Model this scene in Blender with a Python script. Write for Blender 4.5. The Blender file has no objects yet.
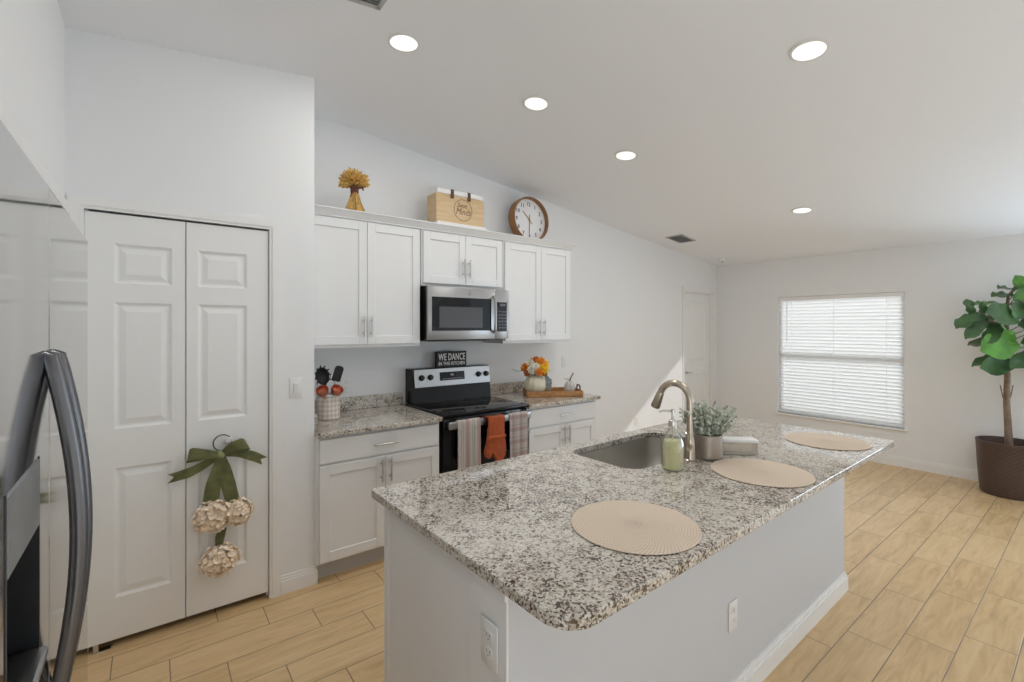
import bpy, bmesh, math, random
from mathutils import Vector, Matrix, Euler, Quaternion
PI = math.pi
random.seed(7)
scn = bpy.context.scene
C = scn.collection

# ------------------------------------------------------------------ camera
cam_d = bpy.data.cameras.new('camera'); cam = bpy.data.objects.new('camera', cam_d); C.objects.link(cam)
cam_d.sensor_width = 36; cam_d.lens = 466 / 1024 * 36
cam_d.shift_y = -14 / 1024; cam_d.clip_start = .02
cam.location = (0, 0, 1.545)
cam.rotation_euler = (PI / 2, 0, -math.atan2(.613, .790))
scn.camera = cam
# ------------------------------------------------------------------ colour management
vs = scn.view_settings
vs.view_transform = 'Standard'; vs.look = 'None'; vs.exposure = 0.0; vs.gamma = 1; vs.use_curve_mapping = False
scn.cycles.max_bounces = 12; scn.cycles.diffuse_bounces = 7; scn.cycles.glossy_bounces = 5
scn.cycles.transparent_max_bounces = 16; scn.cycles.transmission_bounces = 8
scn.cycles.caustics_reflective = False; scn.cycles.caustics_refractive = False
scn.cycles.sample_clamp_indirect = 4
# ------------------------------------------------------------------ world, sun, daylight and added fill through the openings
w = bpy.data.worlds.new('sky'); scn.world = w; w.use_nodes = True
w.node_tree.nodes['Background'].inputs[0].default_value = (.93, .97, 1, 1)
w.node_tree.nodes['Background'].inputs[1].default_value = .62

def lamp(name, kind, loc, direction, energy, color=(1, 1, 1), size=None, size_y=None, spread=None):
    d = bpy.data.lights.new(name, kind); o = bpy.data.objects.new(name, d); C.objects.link(o)
    d.energy = energy; d.color = color; o.location = loc
    o.rotation_euler = Vector(direction).to_track_quat('-Z', 'Y').to_euler()
    if kind == 'AREA':
        if size_y: d.shape = 'RECTANGLE'; d.size = size; d.size_y = size_y
        else: d.shape = 'DISK'; d.size = size
        if spread: d.spread = spread
    return o
sun = lamp('sun', 'SUN', (4, -6, 5), (.08, 1, -.25), .85, (1, .97, .92)); sun.data.angle = .009
lamp('daylight_fill_south', 'AREA', (1.9, -1.84, 1.15), (0, 1, .9), 15, (.96, .98, 1), 4.0, 2.1)  # fill for dim faces, set in the unseen widened south door
lamp('daylight_east_door', 'AREA', (6.60, -.85, 1.1), (-1, 0, .8), 58, (.68, .84, 1), 1.6, 1.9)
lamp('added_fill_west', 'AREA', (-.37, -.9, 1.1), (1, 0, .3), 23, (.95, .975, 1), 1.5, 1.9)  # added lamp lighting the dim island end from the west
lamp('daylight_window', 'AREA', (9.6, 2.06, 1.9), (-1, 0, -.15), 250, (.95, .98, 1), 3.0, 3.0)
DOWNLIGHT_W = 4.8

# ------------------------------------------------------------------ mesh helper
def S(r, g, b):
    f = lambda c: c / 12.92 if c <= .04045 else ((c + .055) / 1.055) ** 2.4
    return (f(r / 255), f(g / 255), f(b / 255))

class MB:
    def __init__(s): s.bm = bmesh.new()
    def box(s, x0, x1, y0, y1, z0, z1, bev=0, seg=1, M=None):
        t = bmesh.new()
        vs_ = [t.verts.new((x, y, z)) for x in (x0, x1) for y in (y0, y1) for z in (z0, z1)]
        for f in ((0, 1, 3, 2), (4, 6, 7, 5), (0, 4, 5, 1), (2, 3, 7, 6), (0, 2, 6, 4), (1, 5, 7, 3)):
            t.faces.new([vs_[i] for i in f])
        if bev: bmesh.ops.bevel(t, geom=t.edges[:], offset=bev, segments=seg, affect='EDGES', profile=.5)
        return s.add(t, M)
    def add(s, t, M=None):
        if M is not None: bmesh.ops.transform(t, matrix=M, verts=t.verts[:])
        m = bpy.data.meshes.new('t'); t.to_mesh(m); t.free(); s.bm.from_mesh(m); bpy.data.meshes.remove(m); return s
    def frustum(s, r0, z0, r1, z1):      # r = (x0,x1,y0,y1)
        v = []
        for r, z in ((r0, z0), (r1, z1)):
            for x, y in ((r[0], r[2]), (r[1], r[2]), (r[1], r[3]), (r[0], r[3])): v.append(s.bm.verts.new((x, y, z)))
        F = s.bm.faces.new
        F(v[3::-1]); F(v[4:])
        for i in range(4): j = (i + 1) % 4; F((v[i], v[j], v[j + 4], v[i + 4]))
        return s
    def lathe(s, prof, n=32, M=None, cap=True):
        t = bmesh.new(); rings = []
        for r, z in prof:
            if r < 1e-6: rings.append([t.verts.new((0, 0, z))])
            else: rings.append([t.verts.new((r * math.cos(2 * PI * k / n), r * math.sin(2 * PI * k / n), z)) for k in range(n)])
        for a, b in zip(rings, rings[1:]):
            for k in range(n):
                j = (k + 1) % n
                if len(a) == 1 and len(b) == 1: continue
                if len(a) == 1: t.faces.new((a[0], b[k], b[j]))
                elif len(b) == 1: t.faces.new((a[k], a[j], b[0]))
                else: t.faces.new((a[k], a[j], b[j], b[k]))
        if cap:
            for r in (rings[0], rings[-1]):
                if len(r) > 2: t.faces.new(r)
        return s.add(t, M)
    def cyl(s, c, r, h, axis='z', n=24, r2=None, bev=0):
        r2 = r if r2 is None else r2
        p = [(r, 0), (r2, h)] if not bev else [(r - bev, 0), (r, bev), (r2, h - bev), (r2 - bev, h)]
        R = {'z': Matrix(), 'x': Matrix.Rotation(PI / 2, 4, 'Y'), 'y': Matrix.Rotation(-PI / 2, 4, 'X'), '-y': Matrix.Rotation(PI / 2, 4, 'X'), '-x': Matrix.Rotation(-PI / 2, 4, 'Y')}[axis]
        return s.lathe(p, n, Matrix.Translation(c) @ R)
    def tube(s, pts, rad, n=10, cap=True, flat=1.0, up=None):
        pts = [Vector(p) for p in pts]; N = len(pts)
        if not isinstance(rad, (list, tuple)): rad = [rad] * N
        rings = []; ref = Vector(up) if up else Vector((.13, .31, .94)).normalized(); 
        for i, p in enumerate(pts):
            d = (pts[min(i + 1, N - 1)] - pts[max(i - 1, 0)]).normalized()
            a = d.cross(ref)
            if a.length < 1e-3: a = d.cross(Vector((1, 0, 0)))
            a.normalize(); b = a.cross(d).normalized()
            if not up: ref = b
            rings.append([s.bm.verts.new(p + rad[i] * (math.cos(2 * PI * k / n) * a + flat * math.sin(2 * PI * k / n) * b)) for k in range(n)])
        for A, B in zip(rings, rings[1:]):
            for k in range(n): j = (k + 1) % n; s.bm.faces.new((A[k], A[j], B[j], B[k]))
        if cap: s.bm.faces.new(rings[0][::-1]); s.bm.faces.new(rings[-1])
        return s
    def prism(s, pts, z0, z1, holes=(), bev=0, seg=2, M=None):       # polygon in xy, extruded in z
        t = bmesh.new(); edges = []
        for loop in [pts] + list(holes):
            v = [t.verts.new((x, y, z1)) for x, y in loop]
            edges += [t.edges.new((v[i], v[(i + 1) % len(v)])) for i in range(len(v))]
        bmesh.ops.triangle_fill(t, use_beauty=True, use_dissolve=False, edges=edges)
        ex = bmesh.ops.extrude_face_region(t, geom=t.faces[:])
        nv = [g for g in ex['geom'] if isinstance(g, bmesh.types.BMVert)]
        bmesh.ops.translate(t, verts=nv, vec=(0, 0, z0 - z1))
        bmesh.ops.recalc_face_normals(t, faces=t.faces[:])
        if bev:
            eg = [e for e in t.edges if len(e.link_faces) == 2 and abs(e.link_faces[0].normal.z) > .9 and abs(e.link_faces[1].normal.z) < .1
                  or len(e.link_faces) == 2 and abs(e.link_faces[1].normal.z) > .9 and abs(e.link_faces[0].normal.z) < .1]
            bmesh.ops.bevel(t, geom=eg, offset=bev, segments=seg, affect='EDGES', profile=.5)
        return s.add(t, M)
    def sphere(s, c, r, sc=(1, 1, 1), sub=2):
        t = bmesh.new(); bmesh.ops.create_icosphere(t, subdivisions=sub, radius=r)
        return s.add(t, Matrix.Translation(c) @ Matrix.Diagonal((*sc, 1)))
    def leaf(s, base, d, up, L, W, curl=.15, fold=.12, n=6, wav=0):
        d = Vector(d).normalized(); up = Vector(up); side = d.cross(up).normalized(); up = side.cross(d).normalized(); base = Vector(base)
        rows = []
        for i in range(n + 1):
            t = i / n; w_ = W * .5 * (math.sin(PI * min(1, t ** .8)) ** .75 if 0 < t < 1 else .03)
            c = base + d * (L * t) - up * (curl * L * t * t)
            q = up * (fold * w_ + wav * W * math.sin(9 * t))
            rows.append([s.bm.verts.new(c - side * w_ + q), s.bm.verts.new(c), s.bm.verts.new(c + side * w_ + q)])
        for a, b in zip(rows, rows[1:]):
            s.bm.faces.new((a[0], a[1], b[1], b[0])); s.bm.faces.new((a[1], a[2], b[2], b[1]))
        return s
    def mesh(s, name, mat, smooth=35, recalc=True):
        if recalc: bmesh.ops.recalc_face_normals(s.bm, faces=s.bm.faces[:])
        m = bpy.data.meshes.new(name); s.bm.to_mesh(m); s.bm.free()
        for x in (mat if isinstance(mat, (list, tuple)) else [mat]): m.materials.append(x)
        if smooth:
            m.shade_smooth(); m.set_sharp_from_angle(angle=math.radians(smooth))
        return m

def thing(name, label, cat, loc=(0, 0, 0), rz=0, group=None, kind=None):
    o = bpy.data.objects.new(name, None); C.objects.link(o); o.empty_display_size = .05
    o.location = loc; o.rotation_euler = (0, 0, rz)
    o['label'] = label; o['category'] = cat
    if group: o['group'] = group
    if kind: o['kind'] = kind
    return o
def part(name, mb, mat, parent=None, local=False, smooth=35, label=None, recalc=True):
    """mesh made in world coordinates (or the parent's when local) as a child of parent"""
    o = bpy.data.objects.new(name, mb.mesh(name, mat, smooth, recalc)); C.objects.link(o)
    if parent is not None:
        if not local:
            off = Vector((0, 0, 0)); p = parent
            while p is not None: off += p.location; p = p.parent
            o.data.transform(Matrix.Translation(-off))
        o.parent = parent
    if label: o['label'] = label
    return o
def single(name, mb, mat, label, cat, group=None, smooth=35):
    o = part(name, mb, mat, None, True, smooth); o['label'] = label; o['category'] = cat
    if group: o['group'] = group
    return o
def struct(name, mb, mat, label=None, parent=None, cat=None, smooth=35):
    o = part(name, mb, mat, parent, smooth=smooth)
    if parent is None:
        o['kind'] = 'structure'; o['label'] = label or name.replace('_', ' '); o['category'] = cat or name.split('_')[0]
    return o
def dup(root, loc, rz, label, group=None):
    r = root.copy(); C.objects.link(r); r.location = loc; r.rotation_euler = (0, 0, rz); r['label'] = label
    if group: r['group'] = group
    for ch in list(root.children):
        c = ch.copy(); C.objects.link(c); c.parent = r
        for g in ch.children: d = g.copy(); C.objects.link(d); d.parent = c
    return r
def text_mesh(txt, size, ext=.001, shear=0, spacing=1, align='CENTER', bold=0):
    cu = bpy.data.curves.new('txt', 'FONT'); cu.body = txt; cu.size = size; cu.extrude = ext; cu.shear = shear
    cu.space_character = spacing; cu.align_x = align; cu.align_y = 'CENTER'; cu.offset = bold; cu.resolution_u = 3
    o = bpy.data.objects.new('txt', cu); C.objects.link(o); bpy.context.view_layer.update()
    m = bpy.data.meshes.new_from_object(o.evaluated_get(bpy.context.evaluated_depsgraph_get()))
    bpy.data.objects.remove(o); bpy.data.curves.remove(cu)
    t = bmesh.new(); t.from_mesh(m); bpy.data.meshes.remove(m); return t
FACE_S = lambda x, y, z, sx=1, sy=1: Matrix.Translation((x, y, z)) @ Matrix.Rotation(PI / 2, 4, 'X') @ Matrix.Diagonal((sx, sy, 1, 1))   # text standing up, read from the south
def rrect(x0, x1, y0, y1, r, n=8):
    p = []
    rs = r if isinstance(r, (list, tuple)) else [r] * 4
    for (cx, cy, a, q) in ((x1 - rs[0], y1 - rs[0], 0, rs[0]), (x0 + rs[1], y1 - rs[1], 90, rs[1]), (x0 + rs[2], y0 + rs[2], 180, rs[2]), (x1 - rs[3], y0 + rs[3], 270, rs[3])):
        for k in range(n + 1):
            t = math.radians(a + 90 * k / n); p.append((cx + q * math.cos(t), cy + q * math.sin(t)))
    return p

# ------------------------------------------------------------------ materials
def nmat(name):
    m = bpy.data.materials.new(name); m.use_nodes = True; nt = m.node_tree; b = nt.nodes['Principled BSDF']
    return m, nt, b
def N(nt, t, **k):
    n = nt.nodes.new(t)
    for a, v in k.items(): setattr(n, a, v)
    return n
def ramp(nt, stops, interp='LINEAR'):
    r = N(nt, 'ShaderNodeValToRGB'); r.color_ramp.interpolation = interp; e = r.color_ramp.elements
    while len(e) < len(stops): e.new(.5)
    for i, (p, c) in enumerate(stops): e[i].position = p; e[i].color = (*c, 1)
    return r
def mat(name, col, rough=.5, metal=0, bump=0, bscale=200, var=0, vscale=20, spec=.5, aniso=0, coat=0, emit=None, es=0, sheen=0, alpha=1, stretch=None):
    m, nt, b = nmat(name); L = nt.links.new
    b.inputs['Base Color'].default_value = (*col, 1); b.inputs['Roughness'].default_value = rough; b.inputs['Metallic'].default_value = metal
    b.inputs['Specular IOR Level'].default_value = spec
    if coat: b.inputs['Coat Weight'].default_value = coat; b.inputs['Coat Roughness'].default_value = .05
    if sheen: b.inputs['Sheen Weight'].default_value = sheen
    if emit: b.inputs['Emission Color'].default_value = (*emit, 1); b.inputs['Emission Strength'].default_value = es
    tc = N(nt, 'ShaderNodeTexCoord'); src = tc.outputs['Object']
    if stretch:
        mp = N(nt, 'ShaderNodeMapping'); mp.inputs['Scale'].default_value = stretch; L(src, mp.inputs['Vector']); src = mp.outputs[0]
    if var:
        n = N(nt, 'ShaderNodeTexNoise'); n.inputs['Scale'].default_value = vscale; n.inputs['Detail'].default_value = 5; L(src, n.inputs['Vector'])
        r = ramp(nt, [(.3, tuple(c * (1 - var) for c in col)), (.7, tuple(min(1, c * (1 + var)) for c in col))])
        L(n.outputs['Fac'], r.inputs[0]); L(r.outputs[0], b.inputs['Base Color'])
    if bump:
        n = N(nt, 'ShaderNodeTexNoise'); n.inputs['Scale'].default_value = bscale; n.inputs['Detail'].default_value = 3; L(src, n.inputs['Vector'])
        bp = N(nt, 'ShaderNodeBump'); bp.inputs['Strength'].default_value = bump; bp.inputs['Distance'].default_value = .002
        L(n.outputs['Fac'], bp.inputs['Height']); L(bp.outputs[0], b.inputs['Normal'])
    return m

WALL = mat('wall_paint', (.828, .838, .85), .75, bump=.25, bscale=90, spec=.25)
CEIL = mat('ceiling_paint', (.865, .885, .92), .85, bump=.3, bscale=70, spec=.2)
CABW = mat('island_end_lightened', (.86, .86, .86), .4, var=.01, vscale=6)  # lightened colour makes up for the little light reaching the island end
TRIM = mat('trim_paint', (.84, .84, .835), .38, var=.01, vscale=8)
DOORP = mat('door_paint', (.84, .845, .84), .42, bump=.08, bscale=120, stretch=(1, 1, .08))
CAB = mat('cabinet_paint', (.78, .785, .79), .33, var=.01, vscale=6)
ISL = mat('island_darkened', (.62, .635, .665), .6, bump=.2, bscale=90, spec=.3)  # darkened colour offsets the extra light falling on the island back
NICKEL = mat('brushed_nickel', (.62, .60, .57), .28, 1, bump=.05, bscale=300)
FAUCET = mat('warm_nickel', (.50, .44, .36), .29, 1, bump=.04, bscale=300)
STEEL = mat('stainless_steel', (.41, .41, .415), .30, 1, bump=.06, bscale=40, stretch=(2, 2, 60))
FRIDGE = mat('fridge_steel', (.59, .59, .59), .08, 1, bump=.03, bscale=5, stretch=(3, 3, .6))
FRSIDE = mat('fridge_side_grey', (.30, .30, .31), .5, bump=.1)
HANDLE = mat('handle_steel', (.17, .17, .18), .36, 1, bump=.03, bscale=200)
DARKP = mat('dark_plastic', (.025, .026, .028), .3, var=.1)
GREYP = mat('grey_plastic', (.20, .205, .21), .35, var=.1)
BLKGL = mat('black_glass', (.008, .008, .009), .05, var=.1, spec=.35)
BLKEN = mat('black_enamel', (.010, .010, .010), .2, var=.1, spec=.22)
WHP = mat('white_plastic', (.80, .80, .79), .35, var=.01)
BLACK = mat('black_paint', (.012, .012, .012), .6, var=.2)
LETTER = mat('white_lettering', (.78, .77, .74), .6, var=.05)
LINEN = mat('blind_white', (.86, .86, .86), .5, var=.01)
SINKM = mat('sink_steel', (.56, .54, .50), .38, 1, bump=.05, bscale=200)
COPPER = mat('copper', (.62, .27, .18), .3, 1, bump=.1, bscale=60)
def granite():
    m, nt, b = nmat('granite'); L = nt.links.new
    tc = N(nt, 'ShaderNodeTexCoord')
    dn = N(nt, 'ShaderNodeTexNoise'); dn.inputs['Scale'].default_value = 60; dn.inputs['Detail'].default_value = 3; L(tc.outputs['Object'], dn.inputs['Vector'])
    sub = N(nt, 'ShaderNodeVectorMath', operation='SUBTRACT'); sub.inputs[1].default_value = (.5, .5, .5); L(dn.outputs['Color'], sub.inputs[0])
    sc = N(nt, 'ShaderNodeVectorMath', operation='SCALE'); sc.inputs['Scale'].default_value = .012; L(sub.outputs[0], sc.inputs[0])
    ad = N(nt, 'ShaderNodeVectorMath', operation='ADD'); L(tc.outputs['Object'], ad.inputs[0]); L(sc.outputs[0], ad.inputs[1])
    v = N(nt, 'ShaderNodeTexVoronoi'); v.inputs['Scale'].default_value = 170; L(ad.outputs[0], v.inputs['Vector'])
    sp = N(nt, 'ShaderNodeSeparateColor'); L(v.outputs['Color'], sp.inputs[0])
    big = N(nt, 'ShaderNodeTexNoise'); big.inputs['Scale'].default_value = 16; big.inputs['Detail'].default_value = 4; big.inputs['Roughness'].default_value = .65; L(tc.outputs['Object'], big.inputs['Vector'])
    hu = N(nt, 'ShaderNodeTexNoise'); hu.inputs['Scale'].default_value = 2.2; hu.inputs['Detail'].default_value = 2; L(tc.outputs['Object'], hu.inputs['Vector'])
    a = N(nt, 'ShaderNodeMath', operation='MULTIPLY_ADD'); L(big.outputs['Fac'], a.inputs[0]); a.inputs[1].default_value = 1.3; a.inputs[2].default_value = -.66
    a1 = N(nt, 'ShaderNodeMath', operation='MULTIPLY_ADD'); L(hu.outputs['Fac'], a1.inputs[0]); a1.inputs[1].default_value = .7; a1.inputs[2].default_value = -.35
    a2 = N(nt, 'ShaderNodeMath', operation='ADD'); L(sp.outputs[0], a2.inputs[0]); L(a.outputs[0], a2.inputs[1])
    a3 = N(nt, 'ShaderNodeMath', operation='ADD'); L(a2.outputs[0], a3.inputs[0]); L(a1.outputs[0], a3.inputs[1])
    r = ramp(nt, [(0, (.055, .043, .032)), (.08, (.115, .09, .068)), (.20, (.30, .255, .205)), (.40, (.48, .43, .37)), (.62, (.585, .54, .48)), (.95, (.69, .65, .59))])
    L(a3.outputs[0], r.inputs[0]); L(r.outputs[0], b.inputs['Base Color'])
    b.inputs['Roughness'].default_value = .045; b.inputs['IOR'].default_value = 1.85
    return m
GRAN = granite()
def floor_mat():
    W, T, Y0, X0 = .186, .63, .456, 3.22 - .63 * 12
    m, nt, b = nmat('wood_look_tile'); L = nt.links.new
    def M(op, x, y=None, z=None):
        n = N(nt, 'ShaderNodeMath', operation=op)
        for i, q in enumerate((x, y, z)):
            if q is None: continue
            if isinstance(q, (int, float)): n.inputs[i].default_value = q
            else: L(q, n.inputs[i])
        return n.outputs[0]
    tc = N(nt, 'ShaderNodeTexCoord'); sx = N(nt, 'ShaderNodeSeparateXYZ'); L(tc.outputs['Object'], sx.inputs[0])
    row = M('DIVIDE', M('SUBTRACT', sx.outputs[1], Y0 - .186 * 40), W); ri = M('FLOOR', row); rf = M('FRACT', row)
    ri0 = M('SUBTRACT', ri, 39.0)                      # row below Y0 has index 39
    col = M('DIVIDE', M('ADD', M('SUBTRACT', sx.outputs[0], X0), M('MULTIPLY', ri0, T / 3)), T)
    ci = M('FLOOR', col); cf = M('FRACT', col)
    # distance to a joint in metres
    dy = M('MULTIPLY', M('MINIMUM', rf, M('SUBTRACT', 1.0, rf)), W)
    dx = M('MULTIPLY', M('MINIMUM', cf, M('SUBTRACT', 1.0, cf)), T)
    d = M('MINIMUM', dx, dy)
    g = N(nt, 'ShaderNodeMapRange'); g.inputs[1].default_value = .0014; g.inputs[2].default_value = .003; L(d, g.inputs[0])
    idv = N(nt, 'ShaderNodeCombineXYZ'); L(ri, idv.inputs[0]); L(ci, idv.inputs[1])
    wn = N(nt, 'ShaderNodeTexWhiteNoise', noise_dimensions='3D'); L(idv.outputs[0], wn.inputs['Vector'])
    off = N(nt, 'ShaderNodeVectorMath', operation='MULTIPLY_ADD'); L(wn.outputs['Color'], off.inputs[0]); off.inputs[1].default_value = (9, 9, 9); L(tc.outputs['Object'], off.inputs[2])
    mp = N(nt, 'ShaderNodeMapping'); mp.inputs['Scale'].default_value = (1.6, 11, 1); L(off.outputs[0], mp.inputs['Vector'])
    n1 = N(nt, 'ShaderNodeTexNoise'); n1.inputs['Scale'].default_value = 2.2; n1.inputs['Detail'].default_value = 7; n1.inputs['Roughness'].default_value = .62; n1.inputs['Distortion'].default_value = .6; L(mp.outputs[0], n1.inputs['Vector'])
    r = ramp(nt, [(.25, (.525, .350, .172)), (.5, (.685, .482, .258)), (.75, (.765, .572, .338))])
    fac = M('ADD', n1.outputs['Fac'], M('MULTIPLY', M('SUBTRACT', wn.outputs['Value'], .5), .16)); L(fac, r.inputs[0])
    mx = N(nt, 'ShaderNodeMix', data_type='RGBA'); L(g.outputs[0], mx.inputs[0]); mx.inputs[6].default_value = (.26, .19, .13, 1); L(r.outputs[0], mx.inputs[7])
    L(mx.outputs[2], b.inputs['Base Color'])
    b.inputs['Roughness'].default_value = .36; b.inputs['Specular IOR Level'].default_value = .45
    bp = N(nt, 'ShaderNodeBump'); bp.inputs['Strength'].default_value = .5; bp.inputs['Distance'].default_value = .002; L(g.outputs[0], bp.inputs['Height']); L(bp.outputs[0], b.inputs['Normal'])
    return m
FLOOR = floor_mat()
def wood(name, c1, c2, scale=(2, 2, 20), rough=.5):
    m, nt, b = nmat(name); L = nt.links.new
    tc = N(nt, 'ShaderNodeTexCoord'); mp = N(nt, 'ShaderNodeMapping'); mp.inputs['Scale'].default_value = scale; L(tc.outputs['Object'], mp.inputs[0])
    n = N(nt, 'ShaderNodeTexNoise'); n.inputs['Scale'].default_value = 3; n.inputs['Detail'].default_value = 6; n.inputs['Distortion'].default_value = .8; L(mp.outputs[0], n.inputs['Vector'])
    r = ramp(nt, [(.3, c1), (.7, c2)]); L(n.outputs['Fac'], r.inputs[0]); L(r.outputs[0], b.inputs['Base Color']); b.inputs['Roughness'].default_value = rough
    return m
def glass(name, tint=(1, 1, 1), gloss=.12, rough=.02, body=None, bw=0):
    m = bpy.data.materials.new(name); m.use_nodes = True; nt = m.node_tree; nt.nodes.remove(nt.nodes['Principled BSDF']); L = nt.links.new
    out = nt.nodes['Material Output']; tr = N(nt, 'ShaderNodeBsdfTransparent'); tr.inputs[0].default_value = (*tint, 1)
    gl = N(nt, 'ShaderNodeBsdfGlossy'); gl.inputs['Roughness'].default_value = rough
    lw = N(nt, 'ShaderNodeLayerWeight'); lw.inputs[0].default_value = gloss * 3
    mx = N(nt, 'ShaderNodeMixShader'); L(lw.outputs['Facing'], mx.inputs[0]); L(tr.outputs[0], mx.inputs[1]); L(gl.outputs[0], mx.inputs[2])
    last = mx.outputs[0]
    if body:
        df = N(nt, 'ShaderNodeBsdfDiffuse'); df.inputs[0].default_value = (*body, 1)
        m2 = N(nt, 'ShaderNodeMixShader'); m2.inputs[0].default_value = bw; L(last, m2.inputs[1]); L(df.outputs[0], m2.inputs[2]); last = m2.outputs[0]
    L(last, out.inputs['Surface']); return m
PANE = glass('window_glass', (.97, .98, .98), .06)

# ------------------------------------------------------------------ the room
XW, XE, YS, YN, YP, XC = -.31, 6.561, -1.9, 3.557, 2.95, .781
def zc(x):                                     # vaulted ceiling: rounded ridge over the kitchen
    l, r_, x0, wd = .112, -.1183, 1.089, .26
    z0 = 3.0797
    if x <= x0 - wd: return z0 + l * (x - x0)
    if x >= x0 + wd: return z0 + r_ * (x - x0)
    t = (x - x0 + wd) / (2 * wd)
    return z0 - l * wd + l * (x - x0 + wd) + (r_ - l) * wd * t * t
mb = MB(); mb.box(-1.2, XE + .12, YS - .12, YN + .12, -.1, 0); struct('floor', mb, FLOOR, 'honey coloured wood look tile floor laid in staggered rows', cat='floor')
xs = [-1.2, -.6, XW, 0, .3, .5] + [.6 + .06 * i for i in range(17)] + [1.8, 2.6, 3.6, 4.6, 5.6, XE + .12]
mb = MB(); B = mb.bm; ra = [[B.verts.new((x, y, zc(x) + h)) for (y, h) in ((YS - .12, 0), (YN + .12, 0), (YN + .12, .12), (YS - .12, .12))] for x in xs]
for a, b in zip(ra, ra[1:]):
    for k in range(4): B.faces.new((a[k], a[(k + 1) % 4], b[(k + 1) % 4], b[k]))
B.faces.new(ra[0]); B.faces.new(ra[-1][::-1]); struct('ceiling', mb, CEIL, 'white vaulted ceiling', cat='ceiling', smooth=20)
def gable(mb, x0, x1, y0, y1, zb=0):            # wall piece whose top follows the ceiling
    st = sorted({x0, x1} | {x for x in xs if x0 < x < x1}); r = []
    for x in st: r.append([mb.bm.verts.new(p) for p in ((x, y0, zb), (x, y1, zb), (x, y1, zc(x) + .03), (x, y0, zc(x) + .03))])
    for a, b in zip(r, r[1:]):
        for k in range(4): mb.bm.faces.new((a[k], a[(k + 1) % 4], b[(k + 1) % 4], b[k]))
    mb.bm.faces.new(r[0]); mb.bm.faces.new(r[-1][::-1]); return mb
D2 = (5.72, 6.43, 2.03)                         # far door opening
mb = MB(); gable(mb, XC - .1, D2[0], YN, YN + .12); gable(mb, D2[0], D2[1], YN, YN + .12, D2[2]); gable(mb, D2[1], XE + .12, YN, YN + .12)
struct('wall_north', mb, WALL, 'white kitchen wall behind the cabinets and the range', cat='wall', smooth=0)
PO = (-.245, .535, 2.105)
mb = MB(); gable(mb, XW - .1, PO[0], YP, YP + .11); gable(mb, PO[0], PO[1], YP, YP + .11, PO[2]); gable(mb, PO[1], XC, YP, YP + .11); gable(mb, XC - .1, XC, YP + .11, YN)
mb.box(XW - .1, XC - .1, YN - .02, YN + .06, 0, 3.02)
struct('wall_pantry', mb, WALL, 'white wall around the pantry bifold door', cat='wall', smooth=0)
AO = (.55, 1.90, 2.04)                          # alcove opening
mb = MB(); zt_ = zc(XW) + .02
mb.box(XW - .1, XW, YS, -1.7, 0, zt_); mb.box(XW - .1, XW, -.1, AO[0], 0, zt_); mb.box(XW - .1, XW, -1.7, -.1, 2.1, zt_); mb.box(XW - .1, XW, AO[1], YP + .001, 0, zt_); mb.box(XW - .11, XW - .01, YP + .105, YN + .06, 0, zt_); mb.box(XW - .1, XW, AO[0], AO[1], AO[2], zt_)  # southern gap is an unseen opening added for fill light
mb.box(-1.12, -1.02, AO[0] - .1, AO[1] + .1, 0, 2.3); mb.box(-1.02, XW - .1, AO[0] - .1, AO[0], 0, 2.3); mb.box(-1.02, XW - .1, AO[1], AO[1] + .1, 0, 2.3); mb.box(-1.02, XW - .1, AO[0], AO[1], 2.2, 2.3)
struct('wall_west', mb, WALL, 'white wall above the refrigerator alcove', cat='wall', smooth=0)
WO = (1.405, 2.714, .42, 1.935)                 # window opening y0 y1 z0 z1
EO = (-1.7, 0.0, 2.05)                         # east sliding door
mb = MB(); ze = zc(XE) + .04
for y0, y1, z0, z1 in ((YS, EO[0], 0, ze), (EO[0], EO[1], EO[2], ze), (EO[1], WO[0], 0, ze), (WO[0], WO[1], 0, WO[2]), (WO[0], WO[1], WO[3], ze), (WO[1], YN + .12, 0, ze)):
    mb.box(XE, XE + .12, y0, y1, z0, z1)
struct('wall_east', mb, WALL, 'white end wall with the window', cat='wall', smooth=0)
SO = (-.2, 4.0, 2.3)  # unseen south door, spread wide to bring in more daylight
# south wall: widened sliding door and an added opening shaped for the sun patch
mb = MB(); gable(mb, -1.2, SO[0], YS - .12, YS); gable(mb, SO[0], SO[1], YS - .12, YS, SO[2]); gable(mb, 5.25, XE + .12, YS - .12, YS)
gw = [(4.0 - .42, 1.62), (5.25, 1.62), (5.25, 2.54)]
mb.prism([(SO[1], 0), (5.25, 0), (5.25, 1.56), (SO[1], 1.56)], YS - .12, YS, M=Matrix(((1, 0, 0, 0), (0, 0, 1, 0), (0, 1, 0, 0), (0, 0, 0, 1))))
mb.prism([(SO[1], 1.70), (5.25, 2.56), (5.25, zc(5.25) + .03), (SO[1], zc(SO[1]) + .03)], YS - .12, YS, M=Matrix(((1, 0, 0, 0), (0, 0, 1, 0), (0, 1, 0, 0), (0, 0, 0, 1))))
struct('wall_south', mb, WALL, 'white wall behind the viewer', cat='wall', smooth=0)
mb = MB(); mb.box(-9, 3.72, -5.2, -5.0, 0, 4); struct('wall_outside', mb, mat('stucco', (.7, .68, .64), .9, bump=.4, bscale=60), 'unseen stucco panel added outdoors to block low sun', cat='wall', smooth=0)  # added out of view to keep low sun from entering by the south door
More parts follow.
